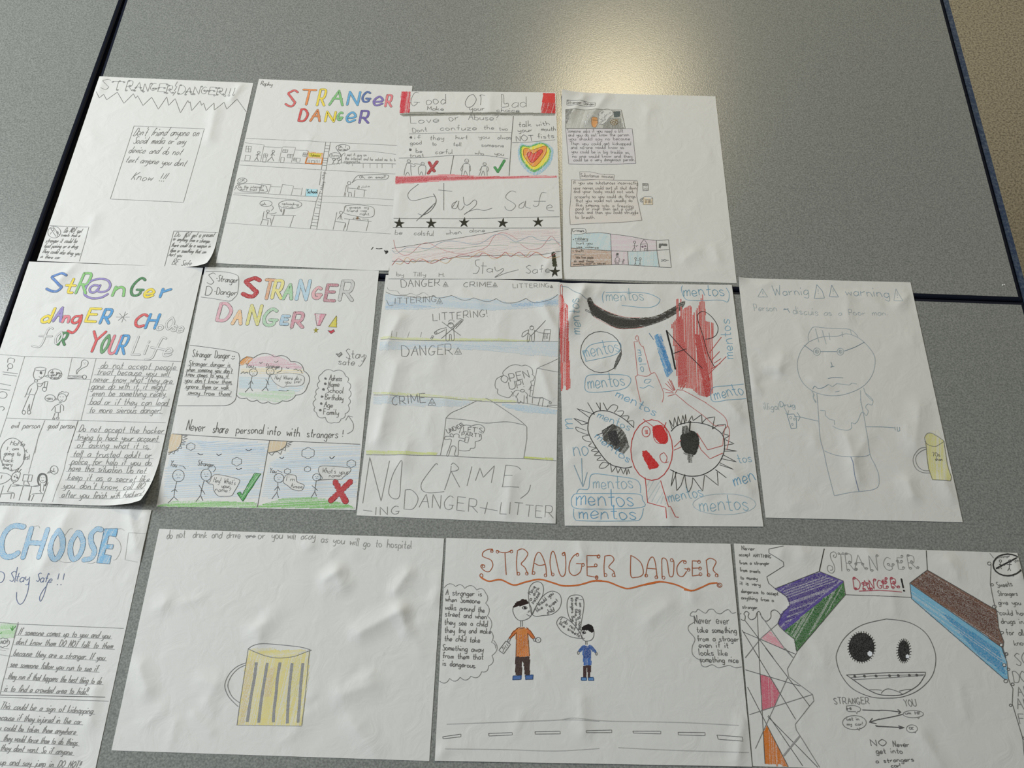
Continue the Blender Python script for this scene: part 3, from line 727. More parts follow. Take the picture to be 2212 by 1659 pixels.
P.lines([('If you use substances incorrectly', 295, 210, 1330, 214), ('your nerves could sort of shut down', 295, 295, 1320, 296), ('and your body would not work', 300, 350, 1280, 356), ('properly so you could do things', 315, 435, 1300, 432), ('that you would not usually do', 330, 502, 1250, 496), ('like jumping into a freezing', 335, 570, 1265, 590), ('pond or river then get a cold', 330, 634, 1245, 636), ('shock and then you could struggle', 320, 695, 1345, 692), ('to breath.', 320, 772, 640, 770)], 56, c=(92, 88, 86), w=.62)
S.part('packet_drawing').fill('1420,200 1505,204 1508,240 1422,238', (140, 140, 136), 60, .9).hat('1425,270 1508,268 1510,308 1425,314', (160, 160, 156), 40, 1.2, .8, .8).ln('1418,195 1505,200 1514,310 1422,318', cl=True)
P = S.part('mug_drawing').fill('1425,425 1580,440 1580,545 1430,545', (226, 208, 176), 80, .8).ln('1425,430 1430,545 1580,545 1580,440').el(1502, 435, 76, 26).cv('1425,430 1380,460 1385,495 1425,505', '1425,445 1400,468 1402,488 1425,492')
for x in (1460, 1485, 1508, 1530, 1552): P.ln('%d,470 %d,522' % (x, x + 2), c=(90, 75, 60), w=.9)
S.part('heading_box').cv('258,935 400,930 470,935 490,955 488,1000 400,1025 300,1028').ln('258,930 250,1020').tx('Crimes', 275, 985, 462, 985, 52, c=GD, w=.6)
P = S.part('crime_table')
P.hat('262,1025 720,1005 895,1025 905,1290 255,1250', (170, 203, 212), 70, 1.2, .95, .68).hat('900,1025 1200,1065 1440,1110 1640,1130 1645,1295 1300,1302 910,1295', (208, 184, 198), 4, 1.2, .95, .68).hat('252,1255 905,1295 915,1520 560,1535 248,1552', (176, 140, 114), 3, 1.1, .95, .79)
P.hat('912,1305 1175,1310 1185,1520 918,1518', (206, 178, 192), 85, 1.2, .95, .68).hat('1180,1310 1645,1300 1685,1555 1190,1522', (164, 202, 212), 85, 1.2, .95, .68)
P.cv('490,1010 720,1000 900,1020 1200,1060 1440,1105 1640,1125 1840,1115', c=GD).ln('1840,1115 1885,1565 1700,1560', '258,940 245,1555', '895,1015 915,1525', '1640,1125 1650,1300 1690,1560', '250,1250 900,1295 1300,1305 1845,1275', '1175,1305 1185,1525', c=GD, w=.75).cv('245,1555 560,1535 920,1520 1180,1525 1700,1560', c=GD)
P.lines([('robbery', 325, 1115, 525, 1116, 46), ('hurt you', 345, 1190, 600, 1190), ('use violence', 345, 1246, 700, 1256), ('theft', 325, 1315, 455, 1312), ('take from people', 330, 1420, 615, 1420), ('do small things', 300, 1480, 620, 1482), ('someday most in secret', 290, 1528, 815, 1512, 36)], 42, c=(80, 70, 62), w=.62).ln('320,1135 525,1138', '305,1355 480,1362', c=GD, w=.6).dot(290, 1112).dot(285, 1300)
for a in ((1287, 1155, 18, ('1287,1173 1285,1240 1250,1295', '1285,1240 1300,1298', '1255,1215 1325,1218', '1315,1230 1322,1212 1345,1205')), (1303, 1420, 15, ('1303,1436 1300,1490 1285,1525', '1300,1490 1312,1525', '1300,1455 1325,1450')), (1380, 1425, 17, ('1380,1443 1375,1495 1355,1535', '1375,1495 1390,1530', '1378,1460 1335,1450')), (1110, 1447, 10, ('1108,1458 1095,1480 1080,1515', '1095,1480 1115,1510', '1100,1465 1075,1465')), (1005, 1380, 14, ('1005,1395 975,1420 960,1480', '1005,1395 1040,1420 1045,1480', '985,1440 970,1515', '1020,1440 1030,1515', '990,1515 1000,1470 1015,1515'))):
    S.part('stick_figure', None, P).el(a[0], a[1], a[2], a[2], c=GD).ln(*a[3], c=GD, w=.65)
S.part('hat_drawing', None, P).fill('990,1335 1022,1332 1020,1358 990,1360', (80, 75, 75), 80).ln('978,1362 1030,1358', c=GD)
S.part('house_drawing', None, P).fill('1380,1190 1440,1108 1495,1180', (196, 150, 172), 60, .8).ln('1380,1190 1440,1108 1495,1180', cl=True, c=GD).ln('1385,1190 1378,1300', '1492,1185 1500,1305', '1448,1300 1448,1255 1475,1255 1475,1300', c=GD).el(1415, 1230, 14, 14, c=(110, 90, 105), fill=True).el(1460, 1220, 14, 14, c=(110, 90, 105), fill=True)
S.part('gun_drawing', None, P).fill('1690,1180 1820,1185 1818,1212 1720,1208 1705,1250 1685,1245', (84, 84, 82), 20, .95)
S.part('ring_drawing', None, P).el(1780, 1450, 20, 15).ln('1720,1440 1760,1445', '1720,1465 1760,1458', '1800,1448 1840,1450', c=GD)

# ================================================================ 5: Str@nGer danger poster
BLU, YL, GR, DG, PU, RD, PI, SB = (80, 122, 186), (226, 204, 62), (128, 188, 112), (58, 122, 70), (142, 128, 188), (208, 76, 80), (214, 122, 136), (70, 146, 202)
S = Sheet(-482.7, 363.4, 0.08, A4, B4, 0.9, 'sheet with multicoloured bubble letters, some left white, above ruled pencil writing and comic boxes', [('curl', 1, -1, 42, 52, 1, 1), ('ridge', 168, 566, 130, 608, 6, .8), ('ridge', 262, 1092, 300, 1055, 6, 1.1), ('ridge', 300, 1040, 330, 1020, 6, .6), ('ridge', 360, 860, 350, 890, 6, .6), ('ridge', 120, 1050, 125, 1080, 6, .6)], 9, .3, 5)
CR(0, 560, 5.027)
T = S.part('title')
T.ln('1262,630 1412,632', '1298,590 1372,675', '1390,590 1285,668', '1365,572 1325,690', c=(120, 120, 120), w=.6)
def letters(T, lst, th=2.6, sl=.12, **k):
    for ch, x, y, w, h, c, nm in lst:
        T.S.part('letter', ('%s pencil letter %s' % (nm, ch)), T).fat(ch, x, y, w, h, c, th, sl=sl, **k)
letters(T, [('S', 500, 345, 150, 192, BLU, 'blue'), ('t', 690, 362, 95, 170, YL, 'yellow'), ('R', 825, 368, 105, 215, GR, 'green'), ('n', 1222, 396, 120, 205, GR, 'light green'), ('G', 1400, 396, 130, 195, DG, 'dark green'), ('e', 1560, 408, 95, 180, YL, 'yellow'), ('r', 1740, 410, 85, 185, SB, 'blue')], 2.7)
S.part('letter', 'purple at sign', T).fatp(PU, 2.2, '1170,382 1100,418 1000,426 922,385 935,305 990,240 1080,216 1165,228 1200,280 1175,335 1110,358 1065,345 1090,285', '1080,290 1020,285 978,318 985,358 1030,360 1075,315')
letters(T, [('d', 445, 683, 90, 150, YL, 'yellow'), ('A', 580, 672, 78, 145, PU, 'purple'), ('n', 680, 683, 62, 140, PI, 'pink'), ('E', 930, 676, 108, 140, YL, 'yellow'), ('R', 1088, 696, 95, 150, SB, 'blue'), ('C', 1455, 733, 100, 135, RD, 'red'), ('H', 1580, 748, 100, 150, SB, 'blue')], 2.8)
S.part('letter', 'red letter g with long tail', T).fatp(RD, 2.6, '875,620 820,625 785,665 800,695 850,680 885,620', '888,612 875,680 835,760 790,800 740,780')
letters(T, [('o', 1700, 768, 60, 110, PAPERC, 'uncoloured'), ('O', 1790, 762, 70, 130, PAPERC, 'uncoloured'), ('s', 1862, 778, 45, 125, PAPERC, 'uncoloured'), ('e', 1922, 792, 58, 130, PAPERC, 'uncoloured'), ('O', 585, 918, 55, 130, PAPERC, 'uncoloured'), ('L', 1432, 1036, 85, 195, PAPERC, 'uncoloured'), ('e', 1768, 1050, 85, 185, PAPERC, 'uncoloured')], 1.7, oc=(135, 135, 135), cov=1.0)
S.part('letter', 'uncoloured letter f', T).fatp(PAPERC, 1.6, '575,755 545,748 510,790 475,890 425,955 352,942', '432,836 565,838', oc=(135, 135, 135), cov=1.0)
S.part('letter', 'uncoloured letter i', T).fatp(PAPERC, 1.6, '1605,940 1570,1030', '1622,895 1618,905', oc=(135, 135, 135), cov=1.0)
S.part('letter', 'uncoloured letter f', T).fatp(PAPERC, 1.7, '1805,862 1770,855 1740,900 1690,1000 1650,1075 1580,1088', '1645,958 1790,985', oc=(135, 135, 135), cov=1.0)
letters(T, [('R', 632, 928, 70, 128, DG, 'dark green'), ('Y', 935, 1000, 130, 215, RD, 'red'), ('O', 1080, 1015, 58, 190, (96, 150, 98), 'green'), ('U', 1172, 1022, 78, 190, PI, 'pink'), ('R', 1264, 1026, 84, 195, SB, 'blue')], 2.6)
CR(0, 760, 5.027)
P = S.part('panel_frame').ln('0,30 270,52 785,65 1045,72 1965,107', '270,52 165,400 70,720 0,930', '785,65 735,295 985,302', '1045,72 880,745', '70,720 400,735 880,748 1800,772', '490,745 420,910 380,1105', c=(135, 136, 136), w=.55).ln('800,745 965,750', '850,750 735,1105', c=GD, w=.8)
S.part('margin_doodle').cv('85,120 90,80 120,68 160,85 150,120').el(112, 157, 28, 28).cv('85,210 90,185 120,182').ln('30,220 195,240', '35,245 180,265', '0,345 120,368', '0,405 110,418').el(30, 470, 48, 36).cv('0,600 35,598 48,620 30,640')
S.part('smoking_ghost_drawing').cv('830,245 835,205 878,165 888,110 920,88 958,112 945,155 895,180 850,215 838,245').ln('745,262 900,266', '740,292 905,284', c=GD).el(918, 275, 22, 22, c=GD).hat('750,262 900,268 900,284 745,290', GL_, 20, 2, .6, .8).face(920, 125, 25, -.2, c=G)
S.part('outline_man').cv('380,195 363,255 385,300 430,300 480,262 497,200').el(440, 188, 62, 20).el(447, 230, 11, 14, c=GD, fill=True).cv('425,270 440,280 455,272').ln('378,305 410,308 408,330 375,328', cl=True).cv('375,335 320,380 290,455 270,495', '405,350 410,400 380,470', '345,400 315,465', '320,470 290,540 250,640', '380,470 355,560 335,640', '410,372 440,378 470,345').ln('285,458 380,470', '320,570 300,640', '320,570 325,640', '400,345 450,350 490,325 525,325', '490,325 480,390', '520,330 505,400', '470,390 508,392').el(262, 660, 18, 22).el(318, 660, 18, 20).el(484, 408, 22, 24)
S.part('speech_bubble').el(598, 245, 76, 58).ln('525,252 485,268 525,276').lines([('do you', 550, 234, 662, 245), ('want a', 540, 264, 655, 268), ('treat', 545, 294, 640, 296)], 36, c=GD, w=.6)
S.part('outline_boy').el(675, 500, 48, 45).cv('632,478 645,450 662,442 675,432 700,440 722,438 745,455 722,495').face(672, 500, 44).ln('640,552 670,552').cv('650,565 600,590 560,640', '602,602 600,655', '658,580 655,660', '655,565 690,590 690,640').ln('600,657 655,660', '600,665 590,690 575,730', '635,665 632,715').el(585, 728, 12, 10).el(628, 722, 14, 10)
S.part('speech_bubble').el(545, 505, 56, 38).ln('595,495 622,520 592,525').tx('yes', 508, 520, 572, 520, 42, c=G, w=.6)
S.part('paragraph_lettering').lines([('do not accept people', 1090, 178, 1905, 195), ('treat because you will', 1050, 246, 1830, 268), ('never know what they are', 1015, 325, 1865, 345), ('gone do with it, it might', 990, 404, 1790, 412), ('even be something really', 1000, 478, 1790, 488), ('bad or if they can lead', 975, 570, 1815, 588), ('to more sierous danger!', 965, 662, 1745, 668)], 74, c=(125, 126, 126), w=.68, sl=.15, rule=25)
CR(0, 890, 5.027)
S.part('panel_frame').ln('490,90 440,220 410,300 310,670', '735,455 700,620 565,1000', c=(135, 136, 136), w=.55)
S.part('paragraph_lettering').lines([('Do not accept the hacker', 855, 212, 1770, 234), ('trying to hack your account', 835, 302, 1710, 322), ('of asking what it is,', 835, 388, 1615, 400), ('tell a trusted adult or', 790, 485, 1640, 498), ('police for help if you do', 775, 568, 1640, 582), ('have this situation. Do not', 745, 640, 1580, 668), ('keep it as a secret like', 735, 734, 1635, 768), ("you don't know, call 110", 690, 825, 1580, 855), ('after you finish with hackers!', 670, 928, 1590, 948)], 74, c=(118, 119, 119), w=.68, sl=.15, rule=25)
S.part('caption_lettering').lines([('evil person', 122, 176, 428, 178), ('good person', 518, 176, 808, 178)], 66, c=(120, 120, 120), sl=.12)
S.part('speech_bubble').el(138, 460, 135, 176).ln('85,622 135,645 122,612').lines([('HaHa', 110, 358, 262, 374, 52), ('I am', 78, 415, 200, 416, 38), ('going to', 45, 470, 220, 476), ('hack', 30, 540, 145, 546), ('every', 25, 582, 130, 586, 40), ('one', 35, 620, 95, 620, 34)], 48, c=G, w=.65).tx('first', 250, 520, 320, 514, 62).ln('275,428 295,410', '278,418 300,445')
S.part('speech_bubble').cv('0,660 80,672 125,708 85,750 40,775 0,785').tx('I', 12, 725, 28, 725, 38)
S.part('evil_figure').cv('125,705 150,665 200,650 222,668 195,740 155,762 128,745 125,705').ln('165,650 185,625', '185,650 210,610', '202,658 235,620', '170,680 188,690', c=GD).el(188, 712, 7, 10, c=GD, fill=True).el(160, 700, 5, 9, c=GD, fill=True).cv('135,735 152,748 172,738').cv('148,765 140,782', '125,785 95,840 82,870', '150,785 200,790 205,800 130,806', '82,868 140,875 158,895 148,940').ln('0,892 145,882', '40,800 0,930', '125,890 118,945', c=G)
S.part('desk_drawing').ln('180,797 420,812', '255,800 200,985', '345,806 308,960', '260,680 355,685 340,755 245,748 260,680', '315,685 300,750', '262,755 258,792 325,800 300,755', c=G)
S.part('girl_figure').el(467, 725, 40, 45).cv('428,800 412,745 425,690 460,670 500,690 508,760 490,805', c=GD, w=1.4).face(465, 722, 38).cv('440,775 440,860', '480,785 470,860', '365,805 400,800 440,790', '345,895 400,885 470,888').ln('525,765 440,1000', '370,900 330,990', '330,905 315,965', '430,850 450,880', c=G)
S.part('speech_bubble').el(590, 630, 42, 46).ln('555,655 510,668 545,638').tx('ok', 548, 655, 602, 655, 44, c=G)

# ================================================================ 6: outlined title, thought cloud and sky panels
S = Sheet(-268.1, 366.9, 1.13, A4, B4, 0.4, 'sheet with outlined rainbow title, coloured thought cloud and two sky panels with tick and cross', [('ridge', 520, 585, 515, 600, 8, .5), ('ridge', 765, 830, 770, 860, 8, .5), ('ridge', 690, 1010, 680, 1050, 8, .4)], 8, .28, 6)
CR(360, 570, 4.608)
S.part('initials_box').cv('340,330 460,345 620,370 665,345 705,290 718,150 690,110 580,80 375,75').lines([('S', 398, 196, 462, 200, 112), ('-Stranger', 488, 172, 702, 190, 64), ('D', 382, 310, 440, 310, 86), ('-Danger', 468, 302, 690, 312, 64)], 60, c=GD, w=.75)
T = S.part('title').ln('1235,655 1240,625', c=GD, w=.6)
OC = (92, 90, 90)
letters(T, [('S', 755, 318, 130, 180, (176, 44, 52), 'dark red')], 4.6, .05, oc=(120, 30, 36))
letters(T, [('T', 950, 342, 85, 185, (208, 136, 66), 'orange'), ('R', 1048, 338, 88, 172, (222, 208, 82), 'yellow'), ('A', 1160, 345, 80, 140, (130, 188, 130), 'green'), ('N', 1292, 352, 95, 188, (150, 192, 216), 'pale blue'), ('G', 1450, 342, 78, 108, (212, 140, 150), 'pink'), ('E', 1575, 364, 92, 155, (170, 72, 98), 'crimson'), ('R', 1722, 358, 122, 188, (182, 182, 182), 'grey'),
            ('D', 500, 560, 112, 165, (208, 140, 158), 'pink'), ('A', 655, 594, 80, 125, (228, 176, 112), 'orange'), ('N', 802, 598, 100, 185, (208, 200, 76), 'yellow'), ('G', 952, 610, 130, 165, (146, 192, 152), 'green'), ('E', 1138, 598, 62, 80, (142, 180, 206), 'blue'), ('R', 1245, 628, 105, 140, (192, 108, 130), 'pink')], 3.6, .05, oc=OC, cov=.78)
S.part('exclamation_mark', 'pink block exclamation mark with star', T).fill('1475,495 1585,500 1525,615 1495,615', (206, 130, 150), 85, .8, oc=OC).star(1485, 662, 30, (150, 142, 60))
S.part('exclamation_mark', 'yellow triangle exclamation mark with heart', T).fill('1690,515 1690,630 1610,628', (206, 194, 56), 85, .9, oc=OC).fill('1603,662 1635,668 1662,652 1670,670 1635,696', (196, 60, 76), 60, .95, oc=OC)
S.part('farewell_lettering').fill('1685,895 1712,898 1735,880 1747,898 1715,928', (130, 130, 128), 60, .8, oc=GD).tx('Stay', 1785, 940, 1965, 936, 88, c=(98, 98, 98)).cv('1960,905 1985,915 1960,970 1925,1018 1908,1010').tx('safe', 1710, 1000, 1865, 1012, 72, c=(98, 98, 98))
CR(360, 730, 4.608)
P = S.part('definition_box').cv('230,72 420,95 680,138 722,180 725,240 705,450 690,590 660,640 600,670 480,675 110,675', c=GD)
P.tx('Stranger Danger', 254, 186, 622, 204, 72, c=(82, 82, 82)).dot(655, 183, .6).dot(672, 183, .6).cv('642,202 658,212 675,200', c=GD)
P.lines([('Stranger danger is', 218, 272, 630, 288), ('when someone you don\'t', 198, 332, 648, 350), ('know comes to you, if', 190, 380, 610, 398), ("you don't know them,", 180, 438, 645, 460), ('ignore them or walk', 190, 500, 618, 516), ('away from them!', 212, 562, 632, 580)], 50, c=(86, 86, 86), w=.68, sl=.05, rule=14)
P = S.part('thought_cloud')
P.fill('735,238 800,184 855,200 810,250 735,272', (206, 142, 76), 55, .85).hat('865,205 1060,165 1240,240 1350,290 1340,312 810,272', (210, 172, 186), 4, 1.0, 1.0, .75).hat('820,240 1270,250 1340,300 800,275', (198, 132, 156), 3, 1.6, .8, .7, .08).hat('740,300 1360,312 1365,352 740,352', (226, 208, 166), 2, 1.8, .9, .7)
P.hat('720,388 1060,400 1100,500 1380,480 1300,540 720,500', (182, 202, 214), -2, 1.6, 1.0, .75).hat('720,548 1270,520 1280,575 1130,640 900,612 720,565', (172, 200, 168), -3, 1.2, 1.0, .75)
P.scal('730,275 735,230 862,200 1075,190 1235,235 1365,328 1400,480 1285,570 1150,625 1010,635 900,618 795,598 690,555', .22, GD, .85, 1)
for hx, hy, r, st in ((862, 343, 40, ('850,380 840,430 830,485 780,540', '830,485 855,530', '845,420 815,465', '845,430 860,460')), (1030, 335, 38, ('1025,372 1010,420 990,485 945,530', '990,485 1010,530', '985,410 1012,450', '1008,440 1018,470'))):
    S.part('stick_figure', None, P).el(hx, hy, r, r * .9, c=GD).face(hx, hy, r, -.1).ln(*st, c=GD, w=.75)
S.part('caption_lettering', None, P).tx('You', 785, 296, 860, 296, 44, c=GD).tx('Stranger', 985, 296, 1128, 302, 44, c=GD).cv('1145,290 1140,325 1095,348', '875,290 888,300 880,305', c=GD)
S.part('speech_bubble', None, P).fill('1030,365 1060,365 1200,350 1350,375 1370,430 1330,475 1200,480 1150,490 1070,440', PAPERC, 5, 1, .12, True, GD).tx('Hey! Where do', 1075, 412, 1312, 420, 42, c=GD, w=.65).tx('you live?', 1180, 456, 1340, 450, 40, c=GD, w=.65)
S.part('bird_marks', None, P).cv('925,240 935,255 955,238', '1070,235 1090,242 1112,228', '1190,290 1205,305 1222,295', '735,358 765,335 770,352 800,340 808,355', '1262,318 1290,310 1305,325 1330,320 1350,355', c=GD)
P = S.part('info_list').scal('1540,358 1660,332 1780,380 1800,440 1815,520 1810,600 1805,670 1775,755 1735,805 1670,842 1580,790 1490,742 1475,690 1485,610 1490,560 1515,500 1525,430 1540,358', .28, G, .75, 1)
for tx_, x0, y0, x1, y1, bx, by in (('Adress', 1615, 422, 1740, 430, 1580, 405), ('Name', 1605, 482, 1715, 486, 1578, 455), ('School', 1590, 546, 1755, 550, 1560, 513), ('Birthday', 1575, 612, 1755, 622, 1545, 583), ('Age', 1565, 686, 1650, 690, 1538, 653), ('Family', 1560, 762, 1710, 766, 1528, 718)):
    P.tx(tx_, x0, y0, x1, y1, 58, c=(86, 86, 86)).el(bx, by, 11, 11, c=GD, fill=True)
S.part('arrow').cv('1795,955 1850,920 1855,850 1810,780').ln('1780,820 1806,775 1852,786')
S.part('slogan_lettering').lines([('Never', 192, 922, 375, 932, 105), ('share', 457, 941, 605, 946, 102), ('personal', 690, 948, 962, 952), ('info', 1005, 964, 1128, 966), ('with', 1192, 976, 1318, 984), ('strangers', 1395, 986, 1698, 998), ('!', 1750, 982, 1752, 982, 70)], 88, c=(76, 76, 76), w=.85)
CR(330, 880, 4.608)
P = S.part('sky_panels')
P.hat('170,470 300,340 420,325 1150,345 1060,900 100,900', (186, 204, 222), 4, 2.3, .9, .7).hat('420,330 1100,370 1120,480 500,420', (160, 188, 216), 6, 2.2, .8, .75, .08).hat('1160,560 1420,390 2070,380 2030,900 1080,900', (186, 204, 222), 3, 2.3, .9, .7).hat('1180,560 1600,500 2030,560 2020,600 1200,600', (166, 194, 216), 4, 1.8, .8, .7, .08).hat('120,600 1050,560 1060,760 110,800', (176, 200, 220), 5, 3.0, .8, .7, .08)
P.hat('50,980 200,935 500,930 1040,950 1035,995 40,988', (132, 184, 114), 4, .85, 1.0, .8).hat('1050,980 1300,905 1560,890 1750,920 1960,975 2010,1005 1050,995', (122, 178, 104), 4, .85, 1.0, .82)
P.ln('175,262 1160,328 2085,368', '1162,330 1040,995', c=(82, 82, 82), w=.8)
for pl, arc, ray in (('170,265 290,275 285,350 250,420 160,455', '290,275 285,350 250,415 195,440 145,450', '290,278 350,282 300,300 345,312 292,325 330,345 285,350 320,370 275,375 290,412 255,405 250,440 225,425 210,465 185,445 160,470 145,450'), ('1165,335 1335,340 1320,390 1250,430 1150,450', '1335,340 1318,390 1250,432 1150,450', '1335,340 1395,342 1340,358 1380,372 1330,375 1360,390 1318,395 1320,435 1290,415 1270,468 1240,440 1210,445 1185,478 1150,450')):
    S.part('sun_drawing', None, P).fill(pl, (202, 184, 156), 85, .85).cv(arc, c=GD, w=.9).ln(ray, c=GD, w=.7)
q = S.part('cloud_outlines', None, P)
for x, y, r in ((378, 390, 40), (835, 540, 46), (1545, 455, 60), (1975, 560, 42), (1340, 636, 30), (1540, 615, 30)):
    q.scal(' '.join('%f,%f' % (x + r * math.cos(k * 1.047), y + r * .75 * math.sin(k * 1.047)) for k in range(7)), .3, GD, .65, 1)
S.part('bird_marks', None, P).cv('448,458 475,472 500,465', '635,462 655,478 685,462', '925,418 955,430 985,415', '830,605 850,618 885,605', '1262,495 1285,510 1302,492', '1760,492 1780,512 1810,485', c=BK, w=.9)
for hx, hy, rx, ry, st in ((255, 680, 58, 60, ('240,735 220,810 210,890 150,955', '210,890 248,925', '220,815 185,838', '222,815 242,838')), (530, 672, 52, 58, ('510,730 490,800 475,875 428,938', '475,875 497,928', '460,775 520,865', '488,805 478,835')), (1255, 703, 48, 45, ('1245,750 1245,790 1235,845 1185,912', '1235,845 1252,900', '1245,785 1210,825', '1245,785 1265,825')), (1632, 697, 40, 35, ('1628,733 1612,840 1575,900', '1612,840 1630,885', '1585,780 1642,828'))):
    S.part('stick_figure', None, P).el(hx, hy, rx, ry, c=(82, 82, 82)).face(hx, hy, rx * .8, -.15).ln(*st, c=(82, 82, 82), w=.8)
S.part('caption_lettering', None, P).tx('You', 168, 588, 235, 596, 58, c=GD).tx('Stranger', 447, 576, 602, 592, 52, c=GD).tx('You', 1162, 648, 1225, 656, 48, c=GD).cv('258,582 300,585 325,615', '605,580 625,610 600,645', '1240,625 1285,648', c=GD)
S.part('speech_bubble', None, P).fill('530,730 565,745 590,690 640,668 780,695 860,720 855,760 810,840 780,880 700,885 650,880 610,830 600,770 560,760', PAPERC, 5, 1, .12, True, GD, .8).lines([("Hey! What's", 600, 742, 820, 772, 54), ('your', 685, 800, 765, 802), ('name?', 618, 834, 770, 846)], 48, c=GD, w=.7)
S.part('speech_bubble', None, P).fill('1300,745 1315,690 1340,672 1420,680 1435,740 1500,770 1500,800 1470,828 1390,815 1345,780', PAPERC, 5, 1, .12, True, GD, .8).tx("I'm", 1328, 732, 1410, 736, 48, c=GD).tx('Aimee', 1375, 802, 1488, 806, 44, c=GD)
S.part('speech_bubble', None, P).fill('1650,725 1690,708 1660,660 1650,620 1690,585 1900,595 1970,610 1955,650 1900,690 1870,715 1780,715', PAPERC, 5, 1, .12, True, GD, .8).tx("What's your", 1685, 652, 1948, 666, 54, c=GD).tx('name?', 1755, 696, 1885, 692, 42, c=GD)
S.part('tick_mark', 'bold green tick', P).hat('840,855 870,840 888,872 1015,652 1075,660 895,935', (78, 156, 84), 62, .7, 1.1, .92, .14).ln('840,855 870,840 888,872 1015,652 1075,660 895,935', cl=True, c=(40, 70, 44), w=.7, lay=.2)
S.part('cross_mark', 'bold red cross', P).fatp((176, 56, 62), 6.0, '1818,745 1920,935', '1965,742 1775,925', oc=(80, 36, 38), sm=False, ow=.4, cov=.93)

# ================================================================ 7: no crime, danger and littering
S = Sheet(-52.9, 362.7, -0.29, A4, B4, 0.4, 'pencil sheet with blue and green strips, warning triangles and giant lettering at its foot', [('ridge', 862, 690, 835, 745, 9, 1.1), ('ridge', 858, 790, 815, 950, 10, 1.0), ('ridge', 1175, 662, 1205, 715, 7, 1.0), ('ridge', 1165, 790, 1190, 860, 8, .8), ('ridge', 1095, 1110, 1105, 1030, 7, .7), ('ridge', 1195, 1125, 1185, 1115, 6, .9), ('ridge', 880, 960, 870, 1000, 9, .6), ('ridge', 930, 895, 920, 935, 8, .4)], 12, .36, 7)
CR(770, 590, 4.916)
BT, GT = (172, 194, 212), (196, 203, 134)
S.part('header_lettering').tx('DANGER', 475, 150, 885, 136, 76, c=(92, 92, 92)).tx('CRIME', 1135, 148, 1435, 143, 50, c=(92, 92, 92)).tx('LITTERING', 1662, 158, 2048, 150, 44, c=(110, 110, 110), w=.6).tri(945, 120, 28).tri(1470, 125, 25).tri(2070, 143, 15)
P = S.part('blue_strip').hat('305,215 620,268 1000,245 1250,278 1480,282 1650,325 1800,278 1900,320 2140,232 2140,345 1900,365 1450,395 900,365 700,385 300,385', BT, -3, 1.1, 1.1, .7).hat('320,300 820,345 700,375 310,365', (140, 176, 208), -4, 1.7, .9, .7, .08).hat('1600,335 2140,280 2140,330 1700,360', (130, 170, 206), -8, 1.6, .9, .75, .08)
P.cv('312,200 400,235 530,240', '530,240 640,262 760,255 815,237', '815,237 850,262 930,258 1010,237', '1010,237 1120,285 1190,285 1245,265', '1245,265 1360,300 1430,295 1482,270', '1482,270 1570,315 1700,310 1800,268', '1800,268 1870,310 1960,312 2070,275 2140,225', c=(98, 98, 98)).cv('325,150 345,180 430,190 455,220 500,228 530,225', '530,230 580,215 640,235 710,205 760,235', c=(165, 165, 165), w=.6)
S.part('strip_heading').ln('318,285 345,345 390,340', c=G).tx('ITTERING', 408, 328, 850, 305, 62, c=(100, 100, 100)).tri(882, 298, 32)
S.part('strip_heading').tx('LITTERING!', 812, 506, 1395, 458, 74, c=(100, 100, 100))
P = S.part('grass_strip').hat('258,680 500,690 700,686 900,705 1100,695 1500,700 1850,712 1850,725 900,718 255,702', GT, -1, .8, 1.0, .75).ln('255,706 900,718 2140,725', c=G, w=.6).ln('380,620 368,690', '428,630 420,680', '560,620 540,685', '690,625 678,680', c=GL_, w=.6)
S.part('outline_figure').el(1000, 552, 30, 28).hat('972,540 1000,522 1028,540 1000,545', GD, 30, .9, .7).cv('955,590 950,710 985,712 988,655 1005,655 1010,712 1037,700 1030,580', '955,578 870,600 830,635 850,648 942,600', '1030,570 1110,497 1128,505 1050,590', c=(98, 98, 98)).ln('908,518 1105,662', '1120,505 900,695', c=GD).el(840, 632, 14, 12).el(808, 672, 10, 9).el(798, 692, 11, 9).cv('975,520 990,498 1030,500 1032,520', c=GL_)
S.part('outline_figure').el(1860, 580, 20, 22).hat('1840,572 1860,555 1880,572 1860,570', GD, 30, .9, .7).cv('1830,600 1770,630 1755,672 1775,672 1825,630', '1828,605 1812,720 1830,725 1842,665', '1890,610 1885,720 1862,722 1858,668', '1890,605 1940,630 2005,640', c=(98, 98, 98)).ln('1850,668 2008,505', '1828,640 1850,668', c=GD)
S.part('litter_bin_drawing').ln('1995,600 2062,602 2045,722 1972,722', cl=True).ln('1990,640 2055,642').tx('LIT', 1992, 672, 2036, 672, 26, w=.5).tx('ER', 1990, 698, 2030, 698, 24, w=.5)
S.part('blue_strip').hat('250,730 1200,725 2140,728 2135,885 1850,870 1400,825 900,790 245,820', BT, -3, 1.2, 1.1, .65).hat('260,770 900,740 1900,800 1400,815 700,780', (150, 182, 210), -4, 2.2, .9, .65, .08)
S.part('strip_heading').tx('DANGER', 482, 882, 1018, 864, 106, c=(98, 98, 98), w=.8).tri(1078, 828, 38)
S.part('speech_bubble').cv('1560,1085 1555,1050 1620,990 1690,972 1755,985', '1755,985 1800,978 1860,1015 1872,1075', '1862,1075 1888,1100 1875,1140 1850,1150 1855,1190 1830,1240', '1560,1085 1490,1120 1470,1180 1480,1225 1500,1230', '1500,1230 1500,1280 1560,1310 1620,1320 1655,1275 1640,1255', c=G).tx('OPEN', 1548, 1166, 1838, 1108, 82, c=(98, 98, 98), w=.8).tx('UP!', 1628, 1236, 1785, 1204, 76, c=(98, 98, 98), w=.8)
S.part('house_outline').ln('2138,910 1915,1018 1868,1300', '1915,1018 2138,1050', '1855,1190 1838,1315', '1852,1190 1885,1195', '1842,1245 1875,1250', c=G, w=.65)
